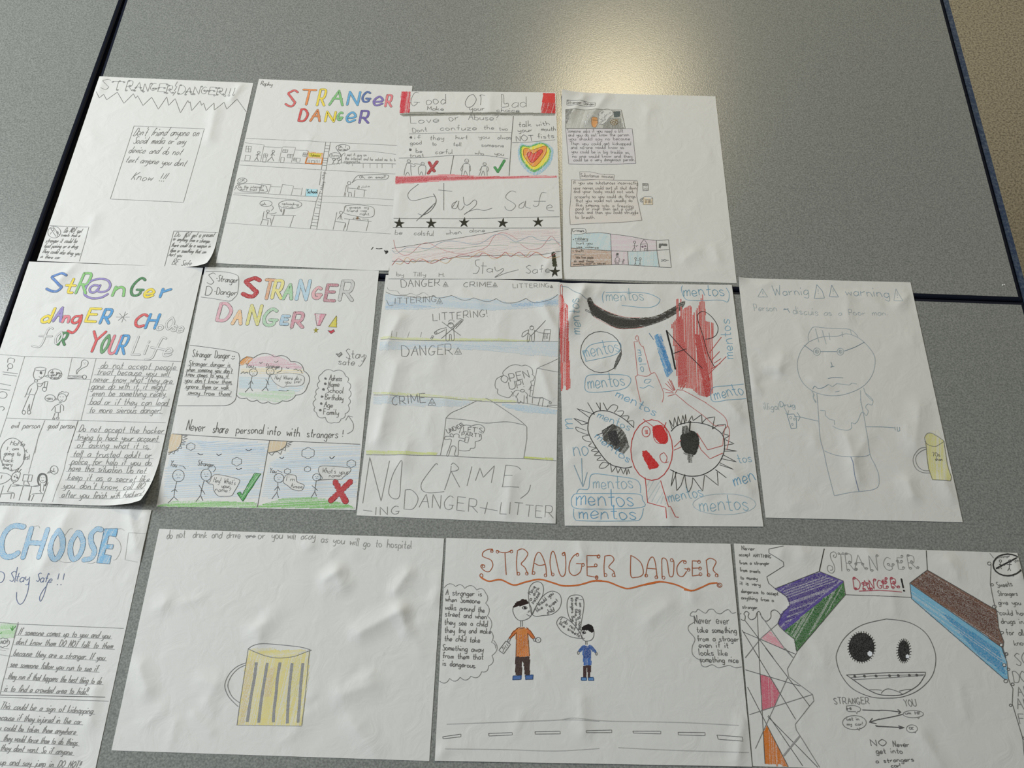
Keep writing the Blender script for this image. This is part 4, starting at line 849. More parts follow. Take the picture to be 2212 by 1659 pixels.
S.part('outline_figure').cv('1660,1310 1668,1265 1705,1242 1740,1255').el(1762, 1248, 22, 14).cv('1720,1270 1690,1320', '1790,1262 1815,1290 1800,1330', '1830,1300 1900,1320 1980,1322')
CR(770, 850, 4.916)
S.part('grass_strip').hat('180,-12 600,-2 1000,36 1700,76 1690,94 1000,62 600,22 180,6', GT, -4, .8, 1.0, .75).ln('180,15 900,45 1280,78 1480,95 1750,95 1950,130 2130,150', w=.6)
S.part('outline_figure').cv('1680,20 1705,50 1715,98 1735,98 1740,80 1758,98 1775,98 1780,20').ln('1810,30 1815,105', '1830,20 1870,35 1865,105', '1880,45 1950,48', '1950,45 1925,130', '1985,55 1970,140', '1950,48 1985,52 2060,90', '2025,145 2030,125 2130,125').el(2055, 100, 12, 10)
S.part('blue_strip').hat('180,30 600,35 1000,60 1250,85 1100,140 800,140 180,110', BT, -4, 1.5, 1.0, .65)
S.part('blue_strip').hat('1520,110 1900,130 2130,180 2120,220 1800,200 1600,150', (160, 190, 212), -5, 1.2, 1.0, .7)
S.part('strip_heading').tx('CRIME', 378, 124, 735, 90, 92, c=(92, 92, 92), w=.8).tri(802, 92, 42, c=GD)
S.part('house_outline').cv('1370,50 1440,85 1700,260 1800,345').ln('1330,78 1275,78').cv('1275,78 1130,150 1010,205 950,262', '950,262 1200,285 1370,315 1600,300 1780,335').ln('950,262 925,480 890,655', '1800,345 1808,360 1808,480 1775,690')
S.part('grass_strip').ln('100,650 890,660 1320,682 1780,690 2120,715', c=G).hat('105,605 400,615 860,632 850,652 105,640', GT, -2, .9, 1.0, .8).hat('1780,670 2090,688 2085,706 1780,692', (188, 198, 104), -2, .8, 1.0, .85)
S.part('speech_bubble').cv('1090,420 1115,355 1160,335 1220,345', '1205,350 1300,328 1360,370 1340,425', '1325,440 1320,490 1260,512', '1260,512 1255,575 1210,582 1200,602 1140,610 1085,600').lines([('UND', 968, 422, 1062, 388, 44), ('ER', 1078, 378, 1140, 332, 36), ("LET'S", 1135, 406, 1335, 412, 50), ('PARTY', 1115, 446, 1325, 466, 38)], 40, c=GD, w=.7)
S.part('outline_figure').cv('1030,462 1030,440 1060,428 1088,440 1085,468').cv('1030,462 950,455 933,478 945,490 1005,486 990,560 958,650 975,662 1010,562 1055,575 1040,650 1060,662 1078,650 1085,505 1140,508 1148,482 1088,470').ln('1155,460 1195,465 1180,525 1145,515', cl=True).cv('1005,455 990,440 1010,425 1020,440', c=G)
P = S.part('giant_lettering')
P.ln('65,1165 140,675 260,1145 350,715').cv('470,720 390,850 345,1010 350,1080 400,1118 455,1090 470,900 485,735 470,720', '860,758 835,752 720,900 685,970 700,1030 780,1055 930,1042').ln('1005,770 1000,830 935,1025').cv('1005,760 1030,740 1082,790 1060,820 1000,826').ln('1005,826 1095,995', '1225,775 1172,980', '1262,925 1310,790 1345,890 1465,765 1430,950').cv('1745,810 1700,775 1585,760').ln('1585,760 1550,990', '1570,870 1655,872', '1540,992 1725,995').cv('1848,970 1820,1050 1740,1115')
P.tx('D', 502, 1226, 640, 1228, 206, jit=.3).tx('ANGER', 662, 1210, 1288, 1262, 146, jit=.8).ln('1310,1210 1495,1245', '1390,1155 1360,1280').tx('LITTER', 1520, 1275, 2088, 1328, 128, jit=.8).ln('70,1238 165,1250').tx('ING', 202, 1290, 462, 1278, 92)

# ================================================================ 8: crayon face with giant eyes
CB, CRD, CK = (120, 166, 192), (186, 56, 54), (48, 46, 42)
S = Sheet(161.0, 363.7, 1.86, A4, B4, 0.8, 'crumpled crayon drawing of a red face between two giant black eyes, brand words all over', [('ridge', 1262, 622, 1222, 705, 10, 2.6), ('lift', -1, 1, 30, 2.0), ('ridge', 1300, 610, 1290, 640, 6, .6), ('ridge', 1360, 845, 1380, 870, 7, .7), ('ridge', 1440, 1100, 1450, 1138, 8, .9), ('ridge', 1560, 860, 1600, 900, 8, .8), ('ridge', 1580, 1020, 1620, 1060, 8, .8), ('ridge', 1260, 1080, 1290, 1100, 8, .8), ('ridge', 1590, 630, 1598, 670, 6, .7)], 30, .45, 8)
CR(1200, 600, 4.916)
S.part('red_crayon_column').hat('35,190 70,180 95,270 125,300 135,600 150,1000 155,1170 120,1200 100,1120 60,1210 35,600', (196, 70, 66), 88, .95, 1.0, .8).hat('35,320 120,330 130,620 140,900 60,900 35,600', (180, 44, 42), 87, 1.2, .9, .85, .08).cv('52,200 48,110 60,80 72,110 70,220', c=CRD, w=.7)
S.part('black_smile').hat('335,240 370,225 420,290 560,370 740,425 900,430 1080,405 1260,310 1350,255 1375,265 1340,330 1250,400 1120,465 940,520 800,540 640,530 480,440 390,400 350,300', (62, 58, 52), -12, .75, 1.1, .93, sm=True).hat('350,260 560,400 740,450 900,450 1080,430 1300,320 1120,450 900,505 640,510 420,400', CK, -4, .9, .9, .95, .09, sm=True).cv('400,280 560,365 740,420 900,428', '400,412 640,535 800,542 940,525', c=(205, 130, 125), w=.6, lay=.16).cv('370,365 325,345 320,358 370,375', c=GD)
WB = (138, 174, 190)
for t in ((('mentos', 540, 250, 935, 240, 140), WB, .8, ('530,160 700,155 950,165 1090,220 1102,255 1060,300 950,320 700,295', '515,150 495,200 505,268')), (('mentos', 1362, 195, 1790, 186, 135), (110, 158, 184), .9, ('1345,85 1335,130 1370,220 1450,245 1750,240 1825,258 1842,170 1810,108',)), (('mentos', 262, 600, 235, 245, 130), (120, 160, 178), .9, ()), (('mentos', 308, 852, 680, 778, 170), (130, 172, 196), .8, ('300,800 320,870 345,885 620,820 690,760 670,685 540,680 370,715 300,800',)), (('mentos', 348, 1182, 735, 1140, 165), (120, 164, 188), .9, ('310,1120 330,1050 420,1030 700,1030 790,1060 785,1130 690,1190 350,1215 310,1120',)), (('mentos', 1890, 862, 1845, 445, 130), (120, 170, 196), .9, ()), (('mento', 1690, 1292, 1998, 1232, 150), (110, 160, 188), .9, ('1995,1130 1830,1148 1670,1170 1645,1250 1680,1318 1850,1302 2020,1285',))):
    P = S.part('blue_crayon_word').tx(*t[0], c=t[1], w=t[2])
    if t[3]: P.cv(*t[3], c=CB, w=.8)
S.part('blue_line').cv('60,100 125,105 200,160 330,242', c=(110, 135, 150), w=.7)
S.part('black_circle').el(480, 790, 217, 220, c=BK, w=.85).fill('690,798 702,815 630,972 618,962 650,860', (84, 84, 82), 65, .9)
S.part('bottle_drawing').cv('850,628 862,615 875,625 885,680 910,725 930,730', '1030,1015 1062,1022 1135,1190 1146,1260 1130,1325', '870,1030 960,1048 1015,1020 1035,1012', c=(196, 108, 108)).ln('930,730 1000,990 1015,1020', '850,628 845,650 865,665 865,682 832,680 850,830 870,1035 848,1050 870,1180 900,1325', c=(196, 108, 108)).tx('melo', 868, 768, 905, 1000, 66, c=CB, w=.8).cv('1015,1080 960,1080 940,1110 980,1120 1012,1092', '895,1165 940,1170 990,1145 1040,1168', c=CB)
S.part('blue_crayon_stroke').hat('1050,620 1080,600 1120,600 1160,760 1240,1000 1190,1060 1160,1000 1090,780', (70, 142, 192), -72, .8, 1.0, .82).hat('1085,630 1120,620 1230,990 1190,1000', (50, 122, 178), -73, 1.2, .9, .85, .08).ln('992,590 1040,660', c=(60, 110, 150), w=.9)
S.part('red_crayon_column').hat('1290,230 1320,215 1345,340 1440,290 1460,400 1520,290 1555,175 1590,340 1590,460 1670,480 1670,700 1665,1230 1610,1270 1520,1250 1440,1180 1300,1160 1230,500 1290,420', (194, 84, 80), 86, 1.7, 1.3, .82).hat('1300,420 1340,400 1400,1100 1310,1150', (184, 64, 62), 87, 1.4, 1.2, .82, .08).hat('1480,600 1570,620 1650,1240 1600,1270 1530,1000', (178, 52, 50), -84, 1.0, 1.2, .88, .09).ln('1630,800 1760,630', '1650,880 1740,785', '1680,910 1755,860', '1620,1030 1810,840', '1650,970 1750,910', c=(190, 84, 82), w=.9)
S.part('black_letter_a').ln('1178,565 1230,780 1270,970', c=BK, w=1.8, cap=True).ln('1178,565 1330,740 1560,965', '1250,808 1390,755', c=BK, w=1.1).ln('1240,725 1292,728', c=CRD, w=.9)
S.part('black_letter_p').cv('1690,955 1620,820 1565,620 1505,440 1520,380 1580,362 1660,420 1722,520 1710,600 1660,640 1590,655', c=BK, w=.95)
S.part('hand_drawing').ln('1270,1225 1290,1190 1345,1195 1600,1330', '1265,1230 1385,1330', '1140,1170 1245,1215', '1165,1120 1248,1205', '1190,1100 1255,1200', '1225,1090 1268,1195', '1165,1220 1255,1225', '1190,1258 1262,1240', '1320,1180 1350,1120', '1340,1190 1380,1130', '1205,1075 1262,1198', c=(186, 84, 82), w=.8)
CR(1200, 870, 4.916)
for t in ((('mentos', 635, -70, 1050, 140, 100), (110, 164, 196), .9, ()), (('mentos', 440, 152, 775, 300, 92), (120, 166, 192), .8, ()), (('mentos', 412, 372, 765, 640, 92), (110, 160, 192), .9, ()), (('m', 188, 272, 178, 172, 170), CB, .9, ()), (('no', 198, 572, 350, 562, 200), (120, 160, 184), .9, ()), (('mentos', 398, 910, 820, 905, 160), (140, 176, 196), .8, ('220,970 250,920 345,915 365,790 420,755 600,775 830,810 895,870 900,960',)), (('mentos', 222, 1100, 825, 1090, 200), (100, 158, 196), 1.0, ('220,968 190,980 165,1040 200,1118 400,1132 910,1112 920,1030 880,972 600,964 220,968',)),
          (('mentos', 250, 1226, 850, 1236, 160), (104, 158, 192), 1.0, ('192,1125 200,1230 300,1255 800,1255 900,1230 932,1122',)), (('mentos', 1205, 1060, 1565, 985, 150), (120, 168, 194), .8, ()), (('tos', 1942, 640, 2082, 622, 105), (128, 170, 194), .8, ()), (('men', 1898, 882, 2120, 822, 170), (96, 154, 190), 1.0, ())):
    P = S.part('blue_crayon_word').tx(*t[0], c=t[1], w=t[2])
    if t[3]: P.cv(*t[3], c=CB, w=.8)
S.part('blue_crayon_word').el(1790, 1078, 335, 112, c=(170, 190, 200), w=.7).tx('mentos', 1535, 1150, 2045, 1132, 185, c=(130, 172, 194), w=.85)
S.part('arrow').ln('275,590 285,890', '195,665 290,895 335,740', c=(130, 160, 178), w=.9)
P = S.part('giant_eye').cv('810,680 760,692 700,690 560,640 420,460 350,320 345,230 365,150 420,100 500,85 600,105 720,170 830,265', c=BK, w=1.1)
P.hat('495,300 610,228 690,270 740,340 780,470 720,545 600,480 510,400', (58, 56, 52), 50, .8, 1.1, .92).hat('560,310 640,300 680,420 640,470 570,400', BK, 70, .6, 1.0, .95, .09).ln('495,300 610,228', '440,345 500,320', c=BK, w=.9)
P.ln('410,120 340,0', '475,80 430,0', '475,80 472,0', '545,82 505,0', '360,160 225,62 415,125', '345,215 190,165 245,205 280,235 345,215', c=BK, w=.85).cv('325,295 220,258 235,300 350,342', '350,345 285,360 310,400 380,420', '380,430 352,462 430,478', '430,480 378,512 455,522', '455,525 410,560 480,562', '480,575 440,612 520,610', '560,645 500,635 462,690 520,692 568,650', '545,85 600,25 655,35 650,70 620,105', '690,145 715,120 715,90 655,92', '755,195 775,145 700,145', '825,265 826,195 765,200', c=(70, 70, 68), w=.85).ln('580,640 595,740 640,680 660,750 690,690 720,760 745,695 755,770 770,700 785,755', c=BK, w=.75)
P = S.part('giant_eye').cv('1225,305 1290,245 1420,210 1560,220 1680,265 1770,340 1795,440 1775,560 1700,680 1560,765 1420,780 1300,750 1215,710', c=BK, w=1.1)
P.hat('1340,340 1400,300 1480,310 1520,380 1510,480 1470,555 1390,540 1340,470 1330,400', (44, 44, 42), 75, .6, 1.1, .96, sm=True).hat('1345,260 1390,240 1425,310 1345,340', (60, 60, 58), 80, 1.1, .9, .85, .08).hat('1350,530 1460,550 1445,640 1412,640 1395,560', (60, 60, 58), 85, 1.2, .9, .85, .08).ln('1430,195 1418,310', c=BK, w=1.3)
P.ln('1205,185 1235,280', '1205,185 1250,262 1260,155 1290,250 1300,140 1330,240 1350,130 1370,230 1378,120 1388,200', '1410,205 1450,135 1460,190 1550,125 1555,215', '1555,215 1600,165 1690,150 1665,280', '1665,280 1720,238 1800,230 1805,260 1770,330', '1780,330 1850,350 1795,380', '1795,390 1895,435 1790,455', '1785,490 1925,515 1785,515', '1780,555 1920,630 1760,595', '1745,640 1885,715 1740,660', '1695,710 1810,800 1705,715', '1715,735 1725,880 1590,770', '1580,770 1560,940 1460,800', '1365,770 1330,880 1285,935 1270,740', '1250,720 1225,890 1285,735', c=(62, 62, 60), w=.9).cv('1455,795 1445,880 1410,945 1385,880 1370,760', c=(62, 62, 60), w=.9)
P = S.part('red_face').el(1020, 503, 223, 322, c=CRD, w=1.15).el(960, 308, 43, 56, c=CRD, w=.85).fill('950,288 970,285 975,328 958,332', CRD, 80)
P.hat('1040,260 1090,240 1140,260 1190,370 1170,430 1120,435 1060,380 1035,310', (196, 40, 40), 60, .7, 1.1, .95, sm=True).el(1110, 338, 74, 98, c=CRD, w=.8).fill('925,515 965,510 1095,660 1080,690 1000,705 925,560', (192, 36, 36), -62, .95).cv('1150,530 1110,555 1115,605 1150,638 1198,628', '1150,530 1182,580 1168,638', c=CRD).ln('930,175 1050,265', '1172,210 1140,290', '950,795 975,1060 1165,1115 1175,1230', '1115,825 1195,1110 1215,1105 1270,1215 1305,1218', c=CRD, w=.95)
P.hat('965,830 1115,830 1175,1090 985,1050', (176, 194, 202), 55, 4.5, .6, .8)
S.part('red_arm').cv('1380,0 1560,130 1690,240 1790,240', '1590,0 1780,140 1822,240 1790,300 1775,455', '1820,235 1845,300 1835,420 1815,500', c=(190, 104, 102), w=.8).ln('1775,455 1615,500 1500,320', '1520,450 1545,500 1640,595 1775,535', '1258,470 1330,400', '1255,505 1335,470', c=(186, 80, 78), w=.85)

# ================================================================ 9: disguised man
S = Sheet(376.9, 378.5, 0.8, A4, B4, 0.7, 'wrinkled sheet with faint blue outline of a bearded man in glasses and yellow beer mug', [('lift', -1, 1, 16, 3), ('ridge', 1830, 640, 1832, 690, 8, .5), ('ridge', 1960, 640, 1940, 660, 7, .7), ('ridge', 1690, 770, 1680, 800, 9, .7), ('ridge', 1830, 945, 1850, 1030, 8, .8), ('ridge', 1985, 880, 1975, 960, 10, .8), ('ridge', 1960, 1040, 1970, 1070, 8, .9), ('ridge', 2040, 1040, 2055, 1070, 8, .8), ('ridge', 1620, 780, 1630, 840, 7, .8), ('ridge', 1870, 950, 1840, 1000, 8, .6)], 22, .42, 9)
FB = (162, 178, 187)
CR(1590, 590, 4.424)
P = S.part('warning_lettering').ln('250,150 205,228 300,228', cl=True, c=FB).ln('770,110 745,245 842,240 820,170', cl=True, c=(132, 156, 172)).ln('912,115 888,228 975,232', cl=True, c=(132, 156, 172)).ln('1525,150 1505,265 1588,272', cl=True, c=FB)
for x, y in ((252, 175), (780, 150), (922, 155), (1535, 190)): P.ln('%d,%d %d,%d' % (x, y, x + 2, y + 28), '%d,%d %d,%d' % (x, y + 45, x + 8, y + 46), c=FB, w=.7)
P.tx('Warnig', 362, 218, 692, 206, 90, c=(146, 168, 180)).tx('warning', 1045, 214, 1465, 232, 92, c=(140, 164, 180)).lines([('Person', 175, 360, 388, 362, 66), ('discuis', 545, 388, 780, 402, 72), ('as a Poor man.', 840, 402, 1450, 404, 56)], 60, c=(168, 182, 189), w=.7).ln('455,340 490,345 512,378', '450,352 500,340', c=(130, 150, 165))
P = S.part('bearded_man_outline', 'faint blue outline of a bearded man')
P.cv('690,650 685,600 710,545 745,515 850,525 1000,532 1090,540 1150,590 1160,610', c=FB).ln('755,530 790,660', '820,545 860,680', '885,570 895,640', '1010,560 1015,610', '1090,540 1100,590', c=FB)
P.cv('690,660 620,740 582,860 600,980 660,1075 760,1140 900,1170 1050,1155 1200,1090 1290,990 1325,870 1310,770 1220,660 1140,605 1050,580 960,605 860,605 780,620 690,660', c=(154, 170, 181)).ln('645,690 735,752', '805,750 960,752', c=(120, 140, 156)).cv('1030,748 1130,710 1225,660', c=(120, 140, 156))
for x, y, r in ((770, 750, 34), (993, 752, 31)): P.el(x, y, r, r * 1.05, c=FB).el(x, y, r * .5, r * .5, c=FB).el(x - 3, y, 6, 8, c=FB)
P.cv('905,850 915,890 900,900 935,890', '875,1008 940,998 1020,1002', '730,1110 750,1080 780,1100 830,1095 880,1065', c=(126, 148, 164)).ln('880,1065 920,1085 960,1055 1080,1070 1105,1050 1150,1060', '945,1135 990,1125', '720,1125 745,1160 735,1190 765,1235', '770,1150 778,1239', '1185,1120 1190,1239', c=FB).cv('1215,1095 1240,1160 1300,1220', c=FB)
CR(1590, 850, 4.424)
P.cv('770,0 785,200 800,420 830,540 870,720 935,975', '1185,50 1215,200 1250,420 1280,590 1330,690 1362,780 1360,880 1300,920 1170,938 1100,945 935,978', '830,545 950,590 1100,610 1230,600 1280,580', c=(152, 168, 181)).cv('1088,612 1110,680 1130,800 1172,938', c=(112, 128, 160), w=.8)
P.ln('800,160 850,165 850,210 890,245 935,255 940,300', c=FB).cv('920,310 980,340 1060,352 1100,330 1100,280 1130,290 1160,260 1190,190 1215,180', '1215,180 1240,212 1260,170 1235,130 1260,100 1295,110 1302,60 1240,0', '740,0 735,40 760,90', c=FB).ln('785,265 610,225 555,218', '610,225 580,180', '610,225 590,265', '1240,320 1400,320 1510,328', '1515,320 1518,352', '1535,320 1540,362 1562,358 1558,322', c=(140, 160, 172))
S.part('phone_drawing').ln('485,200 550,195 575,240 575,330 525,338', cl=True, c=(130, 154, 170)).el(520, 230, 10, 12, c=FB).el(555, 245, 8, 10, c=FB).el(535, 295, 8, 10, c=FB).tx('illigal', 268, 152, 410, 156, 64, c=FB).tx('Drug', 418, 128, 562, 132, 50, c=(140, 164, 178)).ln('455,130 490,195', '470,190 495,195 500,160', c=FB)
P = S.part('beer_mug_drawing', 'yellow beer mug with dark outline').hat('1810,470 1800,420 1820,385 1870,380 1985,455 1990,500 2005,600 2020,690 2055,800 2050,835 1875,825 1840,720 1825,600', (206, 202, 134), 78, .9, 1.1, .82).hat('1850,360 1930,350 1960,420 1880,380', (222, 218, 180), 80, 1.4, 1.0, .5)
P.cv('1810,470 1797,425 1825,383 1870,382 1930,415 1985,455', '1797,455 1830,490 1900,507 1950,482 1988,456').ln('1808,465 1822,600 1840,720 1875,825 2045,838 2055,800', c=GD).cv('1985,460 1990,500 2005,600 2020,690 2055,800', c=GD).cv('1815,515 1750,530 1700,590 1690,650 1720,720 1780,755 1855,760', '1820,530 1770,550 1725,590 1715,640 1740,700 1790,735 1845,738', c=G).tx('70s', 1880, 600, 1948, 602, 38, c=GD, w=.65).tx('shan', 1905, 642, 1972, 645, 32, c=GD, w=.65)

# ================================================================ 10: CHOOSE poster
S = Sheet(-477.98, 63.05, 0.47, A4, B4, 0.4, 'sheet headed with fat blue block letters above lines of slanted ruled pencil writing', [('ridge', 280, 1100, 295, 1180, 6, 1.0), ('ridge', 318, 1108, 305, 1200, 6, .9), ('ridge', 150, 1105, 90, 1230, 11, .9), ('ridge', 15, 1100, 5, 1130, 7, .6), ('ridge', 205, 1490, 195, 1560, 8, .7), ('ridge', 120, 1600, 105, 1650, 8, .7)], 9, .3, 10)
CR(0, 1090, 5.72)
CBL, CBO = (116, 172, 210), (105, 120, 138)
S.part('rubbed_out_letter').ln('1800,360 1590,350 1545,680 1700,710', c=(180, 180, 180), w=.6)
T = S.part('title').fatp(CBL, 5.2, '290,275 180,262 90,315 28,430 20,560 60,638 150,640 218,600', oc=CBO, ow=.35, cov=.76)
for a in ('420,270 470,262 490,290', '700,680 800,715 880,710', '800,400 860,310 900,300', '1080,720 1130,725 1180,710', '1455,300 1500,298 1535,320', '1420,400 1480,470 1490,570 1440,670 1395,685'):
    S.part('rubbed_out_curve').cv(a, c=(175, 175, 175), w=.6)
for a in (('388,295 285,650', '590,310 485,650', '375,470 530,480'), ('735,325 665,430 632,560 665,668 720,660 778,540 778,410 735,325',), ('960,345 882,470 872,600 912,678 990,610 1028,470 990,365 960,345',), ('1250,312 1200,302 1130,370 1130,480 1168,570 1130,660 1040,682',)):
    S.part('letter', 'fat pale blue letter', T).fatp(CBL, 4.8, *a, oc=CBO, ow=.35, cov=.76)
S.part('letter', 'fat pale blue letter E', T).fill('1290,300 1455,295 1435,395 1345,385 1320,490 1405,495 1390,550 1310,545 1290,615 1375,630 1355,735 1195,720', CBL, 75, .82, oc=CBO)
CI = (96, 110, 150)
S.part('ink_letter').cv('-15,825 40,840 55,890 30,950 -15,965', c=CI, w=.75)
S.part('ink_word').tx('Stay', 115, 946, 358, 950, 120, c=CI, w=.75).ln('215,770 180,960', c=CI).cv('365,930 340,1080 290,1200 240,1230 205,1170 205,1080', c=CI)
S.part('ink_word').tx('Safe', 445, 950, 630, 970, 112, c=CI, w=.75).cv('590,955 570,1020 540,1120 500,1195 490,1140 530,1060 570,1010', c=CI)
for a in ('730,850 712,925', '795,850 778,930'): S.part('exclamation_mark').ln(a, '%s,982 %s,996' % (('710', '704') if a[0:3] == '730' else ('755', '748')), c=CI)
S.part('green_tick_box').hat('0,1465 205,1470 175,1640 0,1645', (164, 196, 156), 5, 1.2, 1.1, .8).ln('130,1520 150,1558 195,1500', '160,1500 150,1558', '0,1595 20,1580', c=(80, 150, 76), w=1.0)
S.part('panel_frame').ln('-10,1455 220,1475 1555,1530', '225,1450 170,1650', c=G, w=.6)
CR(0, 1340, 5.2)
S.part('speech_bubble').scal(' '.join('%f,%f' % (30 + 72 * math.cos(k * .6283), 250 + 42 * math.sin(k * .6283)) for k in range(11)), .3, G, .6, 1).tx('NO!!', 5, 264, 82, 262, 40, c=G, w=.65).ln('0,305 95,320', '0,330 60,338', '0,385 130,405', c=GL_, w=.6)
S.part('panel_frame').ln('205,40 100,420 0,830', '0,862 1220,908', c=G, w=.6).ln('0,838 600,850 1180,862', c=GD, w=.8)
S.part('paragraph_lettering').lines([('If someone comes up to you and you', 205, 160, 1225, 200), ('dont know them DO NOT talk to them', 175, 268, 1255, 318), ('because they are a stranger. If you', 145, 395, 1165, 446), ('see someone follow you run to see if', 110, 520, 1085, 575), ('they run if that happens the best thing to do', 85, 652, 1130, 716), ('is to find a crowded area to hide!!', 45, 795, 975, 830)], 74, c=(122, 123, 123), w=.68, sl=.25, rule=30)
S.part('paragraph_lettering').lines([('This could be a sign of kidnapping', 0, 990, 1040, 1046), ('because if they injured in the car', -50, 1115, 905, 1166), ('u could be taken them anywhere', -20, 1232, 840, 1280), ('they would force them to do things', 30, 1352, 860, 1402), ('they dont want. So if anyone', 0, 1460, 800, 1508), ('up and say jump in DO NOT!!', 0, 1620, 895, 1655)], 74, c=(122, 123, 123), w=.68, sl=.25, rule=30)

# ================================================================ 11: beer mug
S = Sheet(-213.1, 88.3, 0.18, B4, A4, 0.4, 'creased landscape sheet, nearly blank, with one large yellow beer mug and faint top sentence', [('ridge', 705, 1250, 730, 1235, 7, 1.1), ('ridge', 725, 1238, 740, 1265, 8, .8), ('ridge', 855, 1275, 880, 1240, 7, 1.0), ('ridge', 780, 1365, 865, 1320, 9, 1.3), ('ridge', 865, 1322, 878, 1360, 7, 1.1), ('ridge', 550, 1360, 575, 1345, 9, .9), ('ridge', 562, 1370, 560, 1390, 7, .6), ('ridge', 350, 1310, 360, 1300, 8, .7), ('ridge', 300, 1440, 318, 1490, 8, .9), ('ridge', 740, 1500, 800, 1480, 10, .9), ('ridge', 440, 1470, 470, 1480, 8, .6), ('ridge', 950, 1250, 940, 1300, 6, .7), ('ridge', 760, 1560, 810, 1620, 9, .6)], 20, .4, 11)
CR(240, 1130, 3.072)
S.part('sentence_lettering').lines([('do not', 368, 106, 488, 94), ('drink and drive', 540, 98, 855, 98), ('are', 895, 98, 952, 98, 40), ('or', 975, 102, 1020, 102), ('you will dcay', 1065, 104, 1352, 108), ('as you will', 1392, 124, 1640, 150), ('go to hospitel', 1672, 154, 1992, 168)], 54, c=(140, 141, 140), w=.7).ln('888,85 960,90', c=G)
CR(440, 1360, 6.913)
P = S.part('beer_mug_drawing', 'large yellow beer mug with grey stripes')
P.hat('668,290 900,390 1140,420 1400,380 1582,312 1560,700 1460,1440 510,1430 600,700', (212, 200, 132), 84, 1.0, 1.2, .82).hat('640,450 760,450 600,1400 530,1400', (204, 180, 104), 80, 1.6, 1.0, .7, .08).hat('930,600 1080,560 1000,1000 900,1000', (206, 180, 100), 80, 1.7, 1.0, .7, .08).hat('1330,430 1440,420 1400,1000 1300,1000', (206, 194, 96), 84, 1.6, 1.0, .7, .08).hat('700,290 860,282 1010,268 1140,325 1230,310 1540,302 1350,390 1100,415 900,380', (212, 200, 128), 8, 1.0, 1.1, .82)
P.cv('665,285 750,235 900,210 1200,232 1450,262 1590,300', '670,290 780,340 950,400 1130,425 1350,400 1500,345 1610,305', c=(108, 110, 112), w=.75).cv('665,285 640,450 580,850 540,1100 495,1430', '1585,305 1565,450 1520,950 1465,1430').ln('510,1425 1460,1440', c=GL_)
for a in ('785,490 760,700 710,980 650,1380', '950,495 910,740 860,1050 820,1390', '1140,490 1100,720 1080,950 1050,1200 1040,1385', '1320,500 1290,760 1260,1100 1250,1400', '1480,500 1450,800 1430,1100 1410,1390'):
    S.part('mug_stripe', None, P).ln(a, c=(134, 135, 137), w=2.7, sm=True, cov=.9, lay=.12)
S.part('mug_handle', None, P).cv('630,495 500,550 390,650 325,780 320,880 370,1000 450,1090 515,1150', '630,525 520,580 420,680 365,800 370,890 430,1010 540,1095')

# ================================================================ 12: brown curly stranger danger
S = Sheet(87.6, 91.6, 0.96, B4, A4, 1.0, 'landscape sheet with brown curly title, man in orange and boy in blue above dashed road', [('ridge', 1252, 1168, 1258, 1200, 6, .7), ('ridge', 1605, 1560, 1590, 1655, 7, .9), ('ridge', 1440, 1310, 1400, 1340, 8, .6), ('ridge', 1255, 1510, 1260, 1580, 7, .6), ('ridge', 1495, 1290, 1490, 1275, 7, .5), ('ridge', 945, 1640, 955, 1620, 6, .6)], 10, .3, 12)
CR(940, 1150, 6.144)
BR, BO = (160, 88, 56), (192, 106, 58)
P = S.part('title_lettering')
P.cv('745,255 760,225 700,228 640,260 625,310 660,335 740,370 765,440 730,510 690,525 640,500 605,455 620,430 655,440', '810,240 860,262 925,270 980,258 1025,235', '925,270 932,420 942,565', '1090,250 1078,400 1088,570', '1085,245 1160,220 1228,280 1190,360 1140,420 1190,470 1230,560', '1285,560 1320,350 1370,265 1420,320 1465,450 1475,580', '1315,410 1380,440 1460,425', '1548,575 1522,400 1545,265 1585,285 1640,520 1680,585 1722,550 1732,400 1718,268 1690,285', '1900,285 1840,310 1785,400 1778,520 1840,575 1920,530 1945,440', c=BR, w=1.1).ln('1870,415 1970,420', '2180,308 2010,310 2015,575 2150,600', '2015,460 2140,455', c=BR, w=1.1)
for x, y in ((750, 250), (825, 258), (1010, 255), (1105, 550), (1215, 548), (1305, 540), (1462, 572), (1558, 560), (1700, 290), (1885, 300), (1960, 432), (2168, 318), (2128, 440), (2140, 605), (640, 450)): P.el(x, y, 17, 20, c=BR, w=.8)
P2 = S.part('wavy_underline').el(612, 575, 20, 25, c=BR, w=1.0).cv('600,590 640,620 720,650 870,630 1040,700 1200,660 1385,625 1560,670 1700,710 1900,700 2100,645 2212,643', c=BO, w=1.5)
P3 = S.part('definition_cloud').scal('120,735 270,720 390,745 550,765 668,805', .3, G, .7, 1).scal('668,805 668,940 692,1110 725,1300 745,1460 800,1540', .22, G, .7, 1)
P3.lines([('A stranger is', 138, 830, 615, 850), ('when Someone', 138, 916, 592, 946), ('walks around the', 132, 1024, 652, 1064), ('street and when', 132, 1112, 678, 1154), ('they see a child', 122, 1222, 688, 1252), ('they try and make', 126, 1330, 736, 1344), ('the child take', 122, 1438, 590, 1464)], 78, c=(84, 84, 84), w=.8)
CR(1280, 1150, 5.353)
